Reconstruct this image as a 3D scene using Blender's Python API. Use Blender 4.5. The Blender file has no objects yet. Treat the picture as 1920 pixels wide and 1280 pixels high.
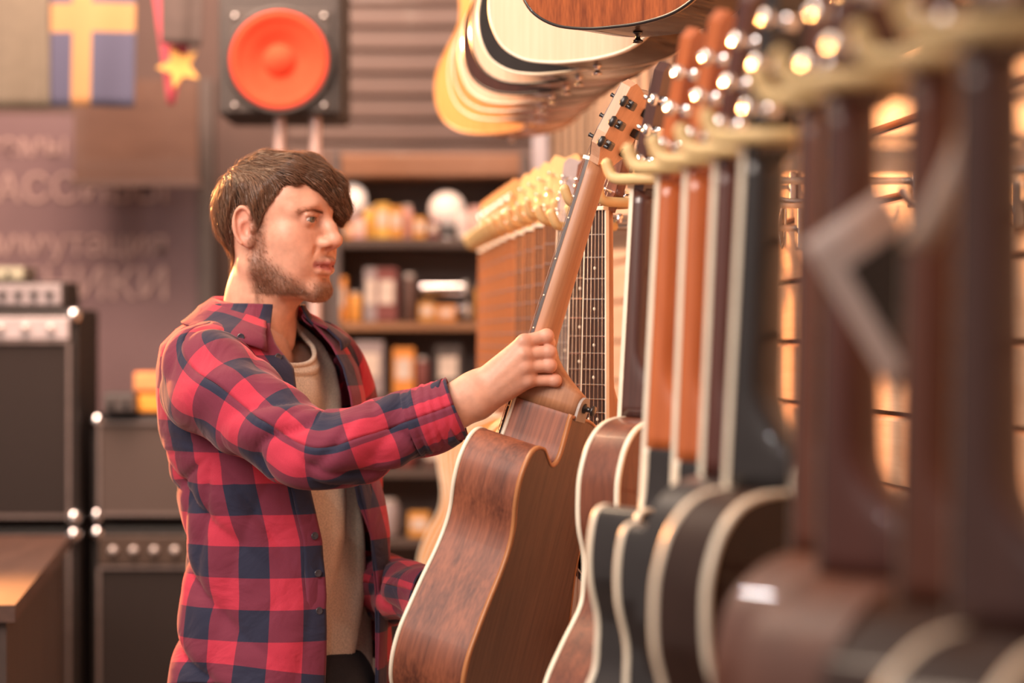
import bpy, bmesh, math, random
import numpy as np
from mathutils import Vector, Matrix
from mathutils.geometry import tessellate_polygon
random.seed(7); np.random.seed(7)
SC = bpy.context.scene; COL = SC.collection
R = math.radians
# ---------------------------------------------------------------- camera
FPX = 85.0 / 36.0 * 1920.0
CAMZ = 1.5
def P(px, py, Y):                      # photograph pixel at depth Y -> world point
    return Vector(((px - 960.0) / FPX * Y, Y, CAMZ + (640.0 - py) / FPX * Y))
cam_d = bpy.data.cameras.new('camera'); cam = bpy.data.objects.new('camera', cam_d); COL.objects.link(cam)
cam.location = (0, 0, CAMZ); cam.rotation_euler = (R(90), 0, 0)
cam_d.lens = 85; cam_d.sensor_width = 36; cam_d.clip_end = 60
cam_d.dof.use_dof = True; cam_d.dof.focus_distance = 3.50; cam_d.dof.aperture_fstop = 2.4
SC.camera = cam
# ---------------------------------------------------------------- world, lights, exposure
vs = SC.view_settings
vs.view_transform = 'Standard'; vs.look = 'None'; vs.gamma = 1.0; vs.use_curve_mapping = False; vs.exposure = 0.0
w = bpy.data.worlds.new('world'); SC.world = w; w.use_nodes = True
bg = w.node_tree.nodes['Background']; bg.inputs[0].default_value = (1.0, 0.78, 0.68, 1); bg.inputs[1].default_value = 0.44
def area(name, loc, target, size, power, col, sy=None, spread=None):
    l = bpy.data.lights.new(name, 'AREA'); l.energy = power; l.color = col; l.size = size
    if spread: l.spread = R(spread)
    if sy: l.shape = 'RECTANGLE'; l.size_y = sy
    o = bpy.data.objects.new(name, l); COL.objects.link(o); o.location = loc
    o.rotation_euler = (Vector(target) - Vector(loc)).to_track_quat('-Z', 'Y').to_euler()
    return o
def spot(name, loc, target, power, col, ang=60, rad=0.05, blend=0.5):
    l = bpy.data.lights.new(name, 'SPOT'); l.energy = power; l.color = col; l.spot_size = R(ang); l.spot_blend = blend; l.shadow_soft_size = rad
    o = bpy.data.objects.new(name, l); COL.objects.link(o); o.location = loc
    o.rotation_euler = (Vector(target) - Vector(loc)).to_track_quat('-Z', 'Y').to_euler()
    return o
area('softbox_key', (-2.0, 1.2, 3.1), (-0.2, 3.6, 1.4), 1.5, 31, (1.0, 0.84, 0.74), None, 84)  # unseen softbox as key, spread narrowed so the near guitars stay dim
area('ceiling_light_wall', (-1.3, 4.3, 3.2), (0.45, 4.2, 1.5), 0.9, 47, (1.0, 0.69, 0.44))
area('ceiling_light_wall_near', (-0.9, 2.2, 3.3), (0.5, 2.6, 1.6), 0.5, 14, (1.0, 0.78, 0.60))
spot('ceiling_spot_back', (-2.05, 6.5, 2.40), (-0.38, 3.75, 1.55), 1600, (1.0, 0.37, 0.11), 40, 0.08)
area('ceiling_light_back', (-1.2, 5.4, 3.3), (-1.2, 7.6, 1.6), 1.4, 150, (1.0, 0.64, 0.50))
area('shelf_fill_lamp', (-0.65, 6.1, 2.9), (-0.30, 7.2, 1.5), 0.6, 26, (1.0, 0.72, 0.5))  # unseen fill lamp added to brighten the shelves under the canopy
for i, (x, y) in enumerate(((-0.35, 1.0), (-0.75, 2.9), (0.15, 5.8), (-1.0, -0.2))):
    l = bpy.data.lights.new('spot_bulb', 'POINT'); l.energy = 22; l.color = (1, .93, .9); l.shadow_soft_size = 0.035
    o = bpy.data.objects.new('spot_bulb', l); COL.objects.link(o); o.location = (x, y, 3.0)
# ---------------------------------------------------------------- helpers
def tag(o, label=None, cat=None, group=None, kind=None):
    if label: o['label'] = label
    if cat: o['category'] = cat
    if group: o['group'] = group
    if kind: o['kind'] = kind
    return o
def link(name, me, parent=None, mat=None, M=None):
    o = bpy.data.objects.new(name, me); COL.objects.link(o)
    if parent is not None: o.parent = parent
    if M is not None: o.matrix_local = M
    if mat is not None and me is not None and not me.materials: me.materials.append(mat)
    return o
def empty(name, loc=(0, 0, 0), M=None):
    o = bpy.data.objects.new(name, None); COL.objects.link(o); o.empty_display_size = .05
    if M is not None: o.matrix_world = M
    else: o.location = loc
    return o
def npmesh(name, V, F, smooth=True):
    """V (n,3), F (m,k) same-size faces"""
    V = np.asarray(V, np.float32); F = np.asarray(F, np.int32)
    me = bpy.data.meshes.new(name); k = F.shape[1]
    me.vertices.add(len(V)); me.vertices.foreach_set('co', V.ravel())
    me.loops.add(F.size); me.loops.foreach_set('vertex_index', F.ravel())
    me.polygons.add(len(F)); me.polygons.foreach_set('loop_start', np.arange(0, F.size, k, dtype=np.int32))
    me.polygons.foreach_set('loop_total', np.full(len(F), k, np.int32))
    me.polygons.foreach_set('use_smooth', np.full(len(F), smooth))
    me.update(calc_edges=True); return me
class MB:
    def __init__(s): s.v = []; s.f = []; s.sm = []
    def add(s, vs_, fs, smooth=False, M=None):
        b = len(s.v)
        for p in vs_:
            p = Vector(p); s.v.append(tuple(M @ p if M is not None else p))
        for f in fs: s.f.append(tuple(i + b for i in f)); s.sm.append(smooth)
        return s
    def box(s, c, d, M=None, bev=0.0):
        x, y, z = (q / 2 for q in d); c = Vector(c)
        if bev <= 0:
            vs_ = [c + Vector((a * x, b * y, e * z)) for a in (-1, 1) for b in (-1, 1) for e in (-1, 1)]
            return s.add(vs_, [(0, 1, 3, 2), (4, 6, 7, 5), (0, 4, 5, 1), (2, 3, 7, 6), (0, 2, 6, 4), (1, 5, 7, 3)], False, M)
        bm = bmesh.new(); bmesh.ops.create_cube(bm, size=1)
        for v in bm.verts: v.co = Vector((v.co.x * d[0], v.co.y * d[1], v.co.z * d[2]))
        bmesh.ops.bevel(bm, geom=bm.edges[:], offset=bev, segments=2, profile=.6, affect='EDGES')
        bm.verts.index_update()
        s.add([v.co + c for v in bm.verts], [tuple(v.index for v in f.verts) for f in bm.faces], False, M); bm.free(); return s
    def tube(s, pts, r, n=10, M=None, caps=True, squash=None):
        pts = [Vector(p) for p in pts]; rs = r if isinstance(r, (list, tuple)) else [r] * len(pts)
        vs_ = []; fs = []; up = None
        for i, p in enumerate(pts):
            t = (pts[min(i + 1, len(pts) - 1)] - pts[max(i - 1, 0)]).normalized()
            if up is None:
                up = Vector((0, 0, 1)) if abs(t.z) < .9 else Vector((0, 1, 0))
            a = t.cross(up)
            a = a.normalized(); up = a.cross(t).normalized()
            for k in range(n):
                th = 2 * math.pi * k / n
                vs_.append(p + (a * math.cos(th) + up * math.sin(th)) * rs[i])
        for i in range(len(pts) - 1):
            for k in range(n):
                k2 = (k + 1) % n
                fs.append((i * n + k, i * n + k2, (i + 1) * n + k2, (i + 1) * n + k))
        s.add(vs_, fs, True, M)
        if caps:
            s.add(vs_[:n], [tuple(range(n))[::-1]], False, M); s.add(vs_[-n:], [tuple(range(n))], False, M)
        return s
    def lathe(s, prof, n=24, M=None, smooth=True):
        """profile (r, z) about local z"""
        vs_ = []; fs = []
        for r, z in prof:
            for k in range(n):
                th = 2 * math.pi * k / n; vs_.append((r * math.cos(th), r * math.sin(th), z))
        for i in range(len(prof) - 1):
            for k in range(n):
                k2 = (k + 1) % n; fs.append((i * n + k, i * n + k2, (i + 1) * n + k2, (i + 1) * n + k))
        fs.append(tuple(range(n))[::-1]); fs.append(tuple((len(prof) - 1) * n + k for k in range(n)))
        return s.add(vs_, fs, smooth, M)
    def mesh(s, name):
        me = bpy.data.meshes.new(name); me.from_pydata(s.v, [], s.f)
        me.polygons.foreach_set('use_smooth', s.sm); me.update(); return me
    def build(s, name, mat, parent=None, M=None):
        return link(name, s.mesh(name), parent, mat, M)
def catmull(pts, n, closed=False):
    pts = [Vector(p) for p in pts]; out = []; m = len(pts)
    segs = m if closed else m - 1
    for i in range(segs):
        if closed: p0, p1, p2, p3 = pts[i - 1], pts[i], pts[(i + 1) % m], pts[(i + 2) % m]
        else: p0, p1, p2, p3 = pts[max(i - 1, 0)], pts[i], pts[i + 1], pts[min(i + 2, m - 1)]
        for k in range(n):
            t = k / n
            out.append(.5 * ((2 * p1) + (p2 - p0) * t + (2 * p0 - 5 * p1 + 4 * p2 - p3) * t * t + (3 * p1 - p0 - 3 * p2 + p3) * t ** 3))
    if not closed: out.append(pts[-1].copy())
    return out
def interp(xs, ys, x): return np.interp(x, xs, ys)
# ---------------------------------------------------------------- materials
MATS = {}
def nt(name):
    m = bpy.data.materials.new(name); m.use_nodes = True
    n = m.node_tree.nodes; b = n['Principled BSDF']; return m, m.node_tree, n, m.node_tree.links, b
def setb(b, rough=.5, metal=0, coat=0, spec=.5, sheen=0):
    b.inputs['Roughness'].default_value = rough; b.inputs['Metallic'].default_value = metal
    b.inputs['Coat Weight'].default_value = coat; b.inputs['Coat Roughness'].default_value = .04
    b.inputs['Specular IOR Level'].default_value = spec; b.inputs['Sheen Weight'].default_value = sheen
def plain(name, col, rough=.5, metal=0, coat=0, spec=.5, var=.12, scale=30, bump=0.0, sheen=0):
    if name in MATS: return MATS[name]
    m, t, n, l, b = nt(name); setb(b, rough, metal, coat, spec, sheen)
    tc = n.new('ShaderNodeTexCoord'); nz = n.new('ShaderNodeTexNoise'); nz.inputs['Scale'].default_value = scale; nz.inputs['Detail'].default_value = 4
    l.new(tc.outputs['Object'], nz.inputs['Vector'])
    rp = n.new('ShaderNodeValToRGB'); rp.color_ramp.elements[0].position = .3; rp.color_ramp.elements[1].position = .7
    rp.color_ramp.elements[0].color = (*[c * (1 - var) for c in col], 1); rp.color_ramp.elements[1].color = (*[min(1, c * (1 + var)) for c in col], 1)
    l.new(nz.outputs['Fac'], rp.inputs[0]); l.new(rp.outputs[0], b.inputs['Base Color'])
    if bump:
        bp = n.new('ShaderNodeBump'); bp.inputs['Strength'].default_value = bump; bp.inputs['Distance'].default_value = .002
        l.new(nz.outputs['Fac'], bp.inputs['Height']); l.new(bp.outputs[0], b.inputs['Normal'])
    MATS[name] = m; return m
def wood(name, c1, c2, sc=(55, 55, 2.2), rough=.35, coat=.3, bump=.05, fine=True):
    if name in MATS: return MATS[name]
    m, t, n, l, b = nt(name); setb(b, rough, 0, coat)
    tc = n.new('ShaderNodeTexCoord'); mp = n.new('ShaderNodeMapping'); mp.inputs['Scale'].default_value = sc
    l.new(tc.outputs['Object'], mp.inputs['Vector'])
    nz = n.new('ShaderNodeTexNoise'); nz.inputs['Scale'].default_value = 1; nz.inputs['Detail'].default_value = 5; nz.inputs['Distortion'].default_value = .5
    l.new(mp.outputs[0], nz.inputs['Vector'])
    mp2 = n.new('ShaderNodeMapping'); mp2.inputs['Scale'].default_value = tuple(q * 6 for q in sc); l.new(tc.outputs['Object'], mp2.inputs['Vector'])
    n2 = n.new('ShaderNodeTexNoise'); n2.inputs['Scale'].default_value = 1; n2.inputs['Detail'].default_value = 3; l.new(mp2.outputs[0], n2.inputs['Vector'])
    ad = n.new('ShaderNodeMath'); ad.operation = 'MULTIPLY_ADD'; ad.inputs[1].default_value = .45; l.new(n2.outputs['Fac'], ad.inputs[0])
    mu = n.new('ShaderNodeMath'); mu.operation = 'MULTIPLY'; mu.inputs[1].default_value = .75; l.new(nz.outputs['Fac'], mu.inputs[0]); l.new(mu.outputs[0], ad.inputs[2])
    rp = n.new('ShaderNodeValToRGB'); rp.color_ramp.elements[0].position = .42; rp.color_ramp.elements[1].position = .78
    rp.color_ramp.elements[0].color = (*c1, 1); rp.color_ramp.elements[1].color = (*c2, 1)
    l.new(ad.outputs[0], rp.inputs[0]); l.new(rp.outputs[0], b.inputs['Base Color'])
    if bump:
        bp = n.new('ShaderNodeBump'); bp.inputs['Strength'].default_value = bump; bp.inputs['Distance'].default_value = .001
        l.new(n2.outputs['Fac'], bp.inputs['Height']); l.new(bp.outputs[0], b.inputs['Normal'])
    MATS[name] = m; return m
def emis(name, col, st):
    if name in MATS: return MATS[name]
    m, t, n, l, b = nt(name); b.inputs['Base Color'].default_value = (*col, 1); b.inputs['Emission Color'].default_value = (*col, 1); b.inputs['Emission Strength'].default_value = st
    MATS[name] = m; return m
chrome = plain('chrome', (.78, .78, .80), .12, 1.0, var=.03)
black_plastic = plain('black_plastic', (.02, .018, .018), .35, coat=.2)
cream = plain('cream_binding', (.78, .70, .56), .35, coat=.3, var=.05)
yoke_rub = plain('cream_rubber', (.60, .43, .20), .5, var=.08)
steel = plain('brushed_steel', (.55, .54, .53), .3, 1.0)
# ---------------------------------------------------------------- room shell
WX0, WY0, WS = 0.46, 4.0, -0.097                # right wall: X = WX0 + WS*(Y-WY0)
def wallx(Y): return WX0 + WS * (Y - WY0)
WANG = math.atan2(-WS, 1.0)                     # wall direction turned about z
floor_m = plain('floor_laminate', (.16, .11, .085), .45, var=.25, scale=6)
mb = MB(); mb.box((-.8, 3.6, -.05), (5.2, 9.2, .1)); tag(mb.build('floor', floor_m), kind='structure')
wall_dark = plain('wall_paint_brown', (.115, .072, .060), .7, var=.15, scale=3)
mb = MB(); mb.box((-1.1, 7.95, 1.7), (4.6, .1, 3.4)); wb = tag(mb.build('wall_back', wall_dark), kind='structure')
# brown slat boards on the back wall
slat_br = wood('dark_board', (.11, .068, .056), (.18, .112, .09), (2, 30, 60), .5, .1)
me = MB().box((0, 0, 0), (.95, .016, .062), bev=.006).mesh('plank'); me.materials.append(slat_br)
for k in range(13):
    link('plank', me, wb, M=Matrix.Translation((P(812, 300, 7.88).x, 7.88, P(0, 290, 7.88).z + .075 * k)))
# right wall: slab, slats below and battens above
MW = Matrix.Translation((wallx(WY0), WY0, 0)) @ Matrix.Rotation(WANG, 4, 'Z')     # local y runs along the wall
wall_u = plain('wall_paint_dark', (.10, .068, .05), .7, var=.1, scale=4)
wr = tag(MB().box((.06, -.25, 1.7), (.06, 8.1, 3.4)).build('wall_right', wall_u), kind='structure'); wr.matrix_world = MW
slat_m = wood('slatwall_ash', (.74, .46, .28), (.90, .62, .42), (60, 2, 40), .45, .15)
lit = MB()
lit.add([(0, -4.2, -.046), (0, 3.7, -.046), (0, 3.7, .040), (0, -4.2, .040), (.012, -4.2, .046), (.012, 3.7, .046), (.028, -4.2, .046), (.028, 3.7, .046), (.028, -4.2, -.046), (.028, 3.7, -.046)],
        [(0, 3, 2, 1), (3, 4, 5, 2), (4, 6, 7, 5), (0, 1, 9, 8), (0, 8, 6, 4, 3), (1, 2, 5, 7, 9)])
ms = lit.mesh('slat'); ms.materials.append(slat_m)
for k in range(19): link('slat', ms, wr, M=Matrix.Translation((0, 0, .05 + .1 * k)))
bat_m = wood('batten_ash', (.62, .39, .23), (.76, .50, .31), (60, 60, 3), .4, .2)
mbt = MB().box((0, 0, 0), (.006, .080, 1.2), bev=.002).mesh('batten'); mbt.materials.append(bat_m)
for k in range(34): link('batten', mbt, wr, M=Matrix.Translation((.0285, -2.6 + .19 * k, 2.56)))
rail = MB().box((.0, -.25, 1.925), (.06, 7.9, .035), bev=.004)
link('rail', rail.mesh('rail'), wr, plain('rail_grey', (.45, .42, .42), .35, .6))
for (px, py, Y) in ((1012, 300, 6.6),):
    o = MB().box((0, 0, 1.7), (.04, .04, 3.4)).build('steel_post', plain('post_grey', (.42, .38, .40), .4, .3)); o.location = (P(px, 0, Y).x, Y, 0)
    tag(o, 'grey square steel post standing past the far end of the guitar row', 'post')
# ---------------------------------------------------------------- banner with lettering
line_m = plain('cord_dark', (.03, .025, .02), .7)
purple = plain('banner_purple', (.185, .120, .125), .75, var=.08, scale=5)
letter = plain('banner_letter', (.44, .31, .28), .7, var=.05)
BY = 7.5
ban = empty('wall_banner', (P(190, 400, BY).x, BY, P(0, 920, BY).z))
tag(ban, 'dull purple wall banner with pale Cyrillic lettering behind the amplifiers', 'banner')
def bpart(name, px0, px1, py0, py1, Y, th, mat, parent=None, bev=0):
    a = P(px0, py1, Y); b = P(px1, py0, Y)
    c = (a + b) / 2; mb = MB(); org = parent.matrix_world.translation if parent else Vector()
    if parent and parent.parent: org = org + parent.parent.location
    mb.box((0, 0, 0), (b.x - a.x, th, b.z - a.z), bev=bev)
    o = mb.build(name, mat, parent); o.location = c - (parent.location if parent else Vector()); return o
bpart('panel', -260, 372, 215, 930, BY, .03, purple, ban)
fr = bpart('edge_post', 374, 402, 150, 1180, BY, .07, plain('post_dark', (.095, .075, .068), .6), ban)
def text(name, body, px_right, py_base, cap_px, Y, parent, mat, ext=.002):
    c = bpy.data.curves.new(name, 'FONT'); c.body = body; c.align_x = 'RIGHT'; c.size = cap_px / FPX * Y / .70; c.extrude = ext
    tmp = bpy.data.objects.new(name, c); me = bpy.data.meshes.new_from_object(tmp); bpy.data.objects.remove(tmp); o = link(name, me, parent, mat)
    o.rotation_euler = (R(90), 0, 0); o.location = P(px_right, py_base, Y) - parent.location; return o
for body, pr, pb, cap in (('системы', 128, 293, 44), ('МАССИВЫ', 318, 378, 52), ('коммутация', 316, 478, 48), ('ТЕХНИКИ', 318, 560, 58)):
    text('lettering', body, pr, pb, cap, BY - .02, ban, letter)
bb = empty('brown_board', P(265, 335, 7.2)); tag(bb, 'plain brown board hanging in front of the lettered banner', 'board')
bpart('panel', 140, 372, 150, 343, 7.2, .03, wood('board_brown', (.095, .045, .028), (.13, .066, .042), (3, 10, 20), .5, .1), bb)
for hx in (170, 345): MB().tube([P(hx, 155, 7.2) - bb.location, P(hx, 155, 7.2) - bb.location + Vector((0, 0, .95))], .004, 6).build('cord', line_m, bb)
bpart('frame_edge', 134, 378, 338, 350, 7.19, .05, wall_dark, bb)
# ---------------------------------------------------------------- flags
def cloth_flag(name, pts4, Y, mat, parent, amp=.009, nx=20, nz=20, wav=1.2):
    """quad (tl,tr,br,bl in pixels) with gentle waves and a few millimetres of thickness"""
    tl, tr, br, bl = [P(x, y, Y) for x, y in pts4]; V = []; F = []; uv = []
    for j in range(nz + 1):
        for i in range(nx + 1):
            u, v = i / nx, j / nz
            p = (tl * (1 - u) + tr * u) * (1 - v) + (bl * (1 - u) + br * u) * v
            p.y += amp * math.sin(u * wav * 2 * math.pi + v * 1.5) * (.4 + v); V.append(p - parent.location); uv.append((u, v))
    for j in range(nz):
        for i in range(nx):
            a = j * (nx + 1) + i; F.append((a, a + nx + 1, a + nx + 2, a + 1))
    me = npmesh(name, V, F); L = me.uv_layers.new(name='UVMap')
    for lp in me.loops: L.data[lp.index].uv = uv[lp.vertex_index]
    o = link(name, me, parent, mat); s = o.modifiers.new('thick', 'SOLIDIFY'); s.thickness = .003; return o
FY = 6.3
def flagmat(name, fn):
    m, t, n, l, b = nt(name); setb(b, .8, sheen=.2); tc = n.new('ShaderNodeTexCoord'); sp = n.new('ShaderNodeSeparateXYZ'); l.new(tc.outputs['UV'], sp.inputs[0])
    def between(sock, lo, hi):
        a = n.new('ShaderNodeMath'); a.operation = 'GREATER_THAN'; a.inputs[1].default_value = lo; l.new(sock, a.inputs[0])
        c = n.new('ShaderNodeMath'); c.operation = 'LESS_THAN'; c.inputs[1].default_value = hi; l.new(sock, c.inputs[0])
        d = n.new('ShaderNodeMath'); d.operation = 'MULTIPLY'; l.new(a.outputs[0], d.inputs[0]); l.new(c.outputs[0], d.inputs[1]); return d.outputs[0]
    fn(n, l, b, sp, between); return m
def fn_sw(n, l, b, sp, bt):
    x = bt(sp.outputs[0], .26, .50); y = bt(sp.outputs[1], .50, .64)
    mx = n.new('ShaderNodeMath'); mx.operation = 'MAXIMUM'; l.new(x, mx.inputs[0]); l.new(y, mx.inputs[1])
    mc = n.new('ShaderNodeMixRGB'); mc.inputs[1].default_value = (.038, .042, .082, 1); mc.inputs[2].default_value = (.28, .150, .055, 1)
    l.new(mx.outputs[0], mc.inputs[0]); l.new(mc.outputs[0], b.inputs['Base Color'])
line_m = plain('cord_dark', (.03, .025, .02), .7)
f1 = empty('flag', P(12, -230, FY)); tag(f1, 'plain grey-green cloth flag hanging beside the blue and yellow one', 'flag', 'flags hung under the ceiling')
cloth_flag('cloth', ((-70, -240), (86, -240), (92, 202), (-70, 206)), FY, plain('flag_green', (.095, .083, .060), .85, var=.06), f1)
f2 = empty('flag', P(172, -180, FY)); tag(f2, 'blue flag with a yellow cross hanging from the cord', 'flag', 'flags hung under the ceiling')
cloth_flag('cloth', ((96, -190), (258, -190), (250, 200), (92, 200)), FY, flagmat('flag_blue_yellow', fn_sw), f2)
f3 = empty('pennant', P(345, -180, FY - .05)); tag(f3, 'triangular red pennant with a yellow star behind a dark cloth strip', 'flag', 'flags hung under the ceiling')
cloth_flag('cloth', ((262, -190), (424, -190), (324, 196), (314, 196)), FY - .03, plain('pennant_red', (.36, .05, .075), .8), f3, .004)
def star(cx, cy, r, Y):
    mb = MB(); pts = []
    for k in range(10):
        rr = r if k % 2 == 0 else r * .45; th = R(90 + 22) + k * math.pi / 5
        pts.append(P(cx + rr * math.cos(th), cy - rr * math.sin(th), Y) - f3.location)
    n = len(pts); vs_ = pts + [p + Vector((0, .004, 0)) for p in pts]
    mb.add(vs_, [tuple(range(n)), tuple(range(2 * n - 1, n - 1, -1))] + [(i, i + n, (i + 1) % n + n, (i + 1) % n) for i in range(n)]); return mb
star(336, 124, 44, FY - .06).build('star', plain('star_yellow', (.52, .29, .07), .8), f3)
cloth_flag('dark_strip', ((300, -190), (388, -190), (376, 86), (302, 82)), FY - .09, plain('strip_dark', (.045, .032, .028), .8), f3, .004)
mb = MB(); mb.tube([P(-120, -215, FY + .01), P(180, -196, FY + .01), P(450, -215, FY + .01)], .004, 6)
tag(mb.build('cord', line_m), 'thin dark cord that the flags hang from', 'cord')
# ---------------------------------------------------------------- loudspeaker on twin poles
SY = 6.0
spk_black = plain('speaker_cabinet', (.018, .014, .012), .55, var=.2, scale=60, bump=.1)
c0 = P(525, 216, SY); sp_ = empty('loudspeaker', c0); tag(sp_, 'black loudspeaker box with a red-orange cone mounted on two poles', 'speaker')
mb = MB(); hw = 116 / FPX * SY; hh = 560 / FPX * SY
mb.box((0, .16, hh / 2), (2 * hw, .32, hh), bev=.012); mb.build('cabinet', spk_black, sp_)
cz = 101 / FPX * SY
fr = MB(); fr.box((0, -.004, cz), (2 * hw * .83, .01, 2 * hw * .83), bev=.004); fr.build('baffle', plain('baffle', (.026, .020, .017), .6), sp_)
MR = Matrix.Translation((0, -.012, cz)) @ Matrix.Rotation(R(90), 4, 'X')
rr = 92 / FPX * SY
cone = MB(); cone.lathe([(rr, 0), (rr, .010), (rr * .93, .016), (rr * .86, .006), (rr * .45, -.004), (rr * .36, -.006), (rr * .34, .0), (rr * .22, .012), (rr * .02, .017)], 40, MR)
cn = cone.build('cone', plain('cone_red', (.50, .052, .022), .9, var=.05, spec=.15), sp_)
ring = MB(); ring.lathe([(rr * 1.10, -.002), (rr * 1.10, .008), (rr * 1.0, .010), (rr, -.002)], 40, MR); ring.build('rim_ring', spk_black, sp_)
for sx in (-1, 1):
    for sz in (-1, 1):
        MB().lathe([(.006, 0), (.006, .004), (.003, .006)], 8, Matrix.Translation((sx * hw * .72, -.01, cz + sz * hw * .72)) @ Matrix.Rotation(R(90), 4, 'X')).build('screw', steel, sp_)
st = empty('speaker_stand', (c0.x, SY + .16, 0)); tag(st, 'pair of pale steel poles carrying the loudspeaker with the orange cone', 'stand')
pole_m = plain('pole_pale', (.62, .46, .42), .35, .3)
for px in (520, 588):
    x = P(px, 0, SY).x - c0.x; MB().tube([(x, -.1, .03), (x, -.1, c0.z)], .014, 14).build('pole', pole_m, st)
    MB().box((x, -.1, .015), (.09, .4, .03), bev=.006).build('foot', spk_black, st)
MB().box((.03, -.1, .5), (.14, .025, .03)).build('crossbar', spk_black, st)
# ---------------------------------------------------------------- amplifiers on the left
tolex = plain('amp_tolex', (.014, .0095, .008), .55, var=.25, scale=120, bump=.2)
grille_dk = plain('grille_cloth_dark', (.018, .0115, .0095), .85, var=.15, scale=200)
grille_gr = plain('grille_cloth_grey', (.085, .062, .053), .85, var=.08, scale=200)
panel_w = plain('amp_panel_silver', (.50, .44, .44), .35, .3)
knob_m = plain('amp_knob', (.55, .50, .48), .3, .4)
def amp(name, x0, x1, y0, y1, Y, dep, label, grille, panel=None, knobs=0, group=None, corners=True, gframe=None):
    a = P(x0, y1, Y); b = P(x1, y0, Y); w_ = b.x - a.x; h_ = b.z - a.z
    e = empty(name, ((a.x + b.x) / 2, Y, a.z)); tag(e, label, 'amplifier', group)
    MB().box((0, dep / 2 + .012, h_ / 2), (w_, dep, h_), bev=.012).build('cabinet', tolex, e)
    fw = .022; gh0 = fw; gh1 = h_ - fw
    if panel:
        ph = panel; MB().box((0, .002, h_ - fw - ph / 2), (w_ - 2 * fw, .02, ph), bev=.003).build('control_panel', panel_w if not gframe else plain('panel_dark', (.09, .06, .045), .4, .3), e); gh1 -= ph + .006
        for k in range(knobs):
            x = -w_ / 2 + fw + (k + .7) * (w_ - 2 * fw) / (knobs + .4)
            MB().lathe([(.011, 0), (.011, .008), (.008, .016), (.002, .017)], 12, Matrix.Translation((x, -.008, h_ - fw - ph / 2)) @ Matrix.Rotation(R(90), 4, 'X')).build('knob', knob_m, e)
    MB().box((0, .006, (gh0 + gh1) / 2), (w_ - 2 * fw, .014, gh1 - gh0), bev=.003).build('grille', grille, e)
    pm = plain('piping', (.16, .125, .115), .5)
    pz = MB(); g = .008
    for (cx_, cz_, dx, dz) in ((0, gh0, w_ - 2 * fw, g), (0, gh1, w_ - 2 * fw, g), (-w_ / 2 + fw, (gh0 + gh1) / 2, g, gh1 - gh0), (w_ / 2 - fw, (gh0 + gh1) / 2, g, gh1 - gh0)):
        pz.box((cx_, -.002, cz_), (dx, .012, dz))
    pz.build('piping', pm, e)
    if corners:
        for sx in (-1, 1):
            for z in (.018, h_ - .018):
                cm = MB(); M_ = Matrix.Translation((sx * (w_ / 2 - .014), .014, z))
                cm.lathe([(.003, -.020), (.013, -.017), (.019, -.008), (.0215, 0), (.019, .010), (.006, .016)], 12, M_ @ Matrix.Rotation(R(90), 4, 'X') @ Matrix.Rotation(math.pi, 4, 'X')); cm.build('corner_cap', chrome, e)
    MB().box((0, dep / 2, h_ + .008), (.16, .03, .016), bev=.005).build('handle', tolex, e)
    return e
AY = 6.1
amp('guitar_amplifier', -190, 146, 578, 984, AY, .30, 'tall black amplifier with a pale control strip, top left of the stack', grille_dk, .056, 6, 'amplifiers stacked at the side')
amp('guitar_amplifier', -190, 146, 990, 1380, AY, .30, 'black amplifier cabinet under the one with the pale strip', grille_dk, None, 0, 'amplifiers stacked at the side')
amp('guitar_amplifier', -190, 146, 1386, 1762, AY, .30, 'lowest black amplifier cabinet of the taller stack on the floor', grille_dk, None, 0, 'amplifiers stacked at the side')
amp('guitar_amplifier', 170, 372, 776, 980, AY + .05, .26, 'grey-fronted amplifier under the orange pedal boxes', grille_gr, None, 0, 'amplifiers stacked at the side')
amp('guitar_amplifier', 170, 372, 987, 1390, AY + .05, .26, 'black amplifier with a row of knobs under the grey-fronted one', grille_dk, .075, 4, 'amplifiers stacked at the side', gframe=True)
amp('guitar_amplifier', 170, 372, 1397, 1744, AY + .05, .26, 'lowest black cabinet under the amplifier with a row of knobs', grille_dk, None, 0, 'amplifiers stacked at the side')
def gear(name, x0, x1, y0, y1, Y, dep, label, cat, body, front, detail):
    a = P(x0, y1, Y); b = P(x1, y0, Y); w_ = b.x - a.x; h_ = b.z - a.z
    e = empty(name, ((a.x + b.x) / 2, Y, a.z)); tag(e, label, cat)
    MB().box((0, dep / 2 + .004, h_ / 2), (w_, dep, h_), bev=.005).build('case', body, e)
    MB().box((0, .0, h_ / 2), (w_ * .94, .012, h_ * .8), bev=.002).build('faceplate', front, e)
    for k in range(detail):
        MB().lathe([(h_ * .16, 0), (h_ * .16, .008), (h_ * .10, .014), (.001, .015)], 10, Matrix.Translation((w_ * .44 * (1 - 2 * (k + .5) / max(detail, 1)), -.006, h_ / 2)) @ Matrix.Rotation(R(90), 4, 'X')).build('knob', black_plastic, e)
    return e
gear('amplifier_head', -110, 122, 528, 576, AY + .02, .2, 'slim silver amplifier head lying on top of the tall stack', 'amplifier', tolex, plain('head_silver', (.36, .31, .31), .4, .4), 7)
gear('effects_unit', -60, 47, 499, 526, AY + .04, .14, 'small pale green unit on top of the silver amplifier head', 'effects unit', plain('unit_dark', (.12, .10, .08), .5), plain('unit_green', (.34, .34, .24), .5), 2)
orange_box = plain('pedal_box_orange', (.72, .25, .06), .5, var=.1)
gear('pedal_box', 250, 330, 698, 735, AY + .06, .11, 'orange pedal box, upper of the two on the grey-fronted amplifier', 'box', orange_box, plain('box_pale_orange', (.80, .34, .12), .5), 0)
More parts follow.
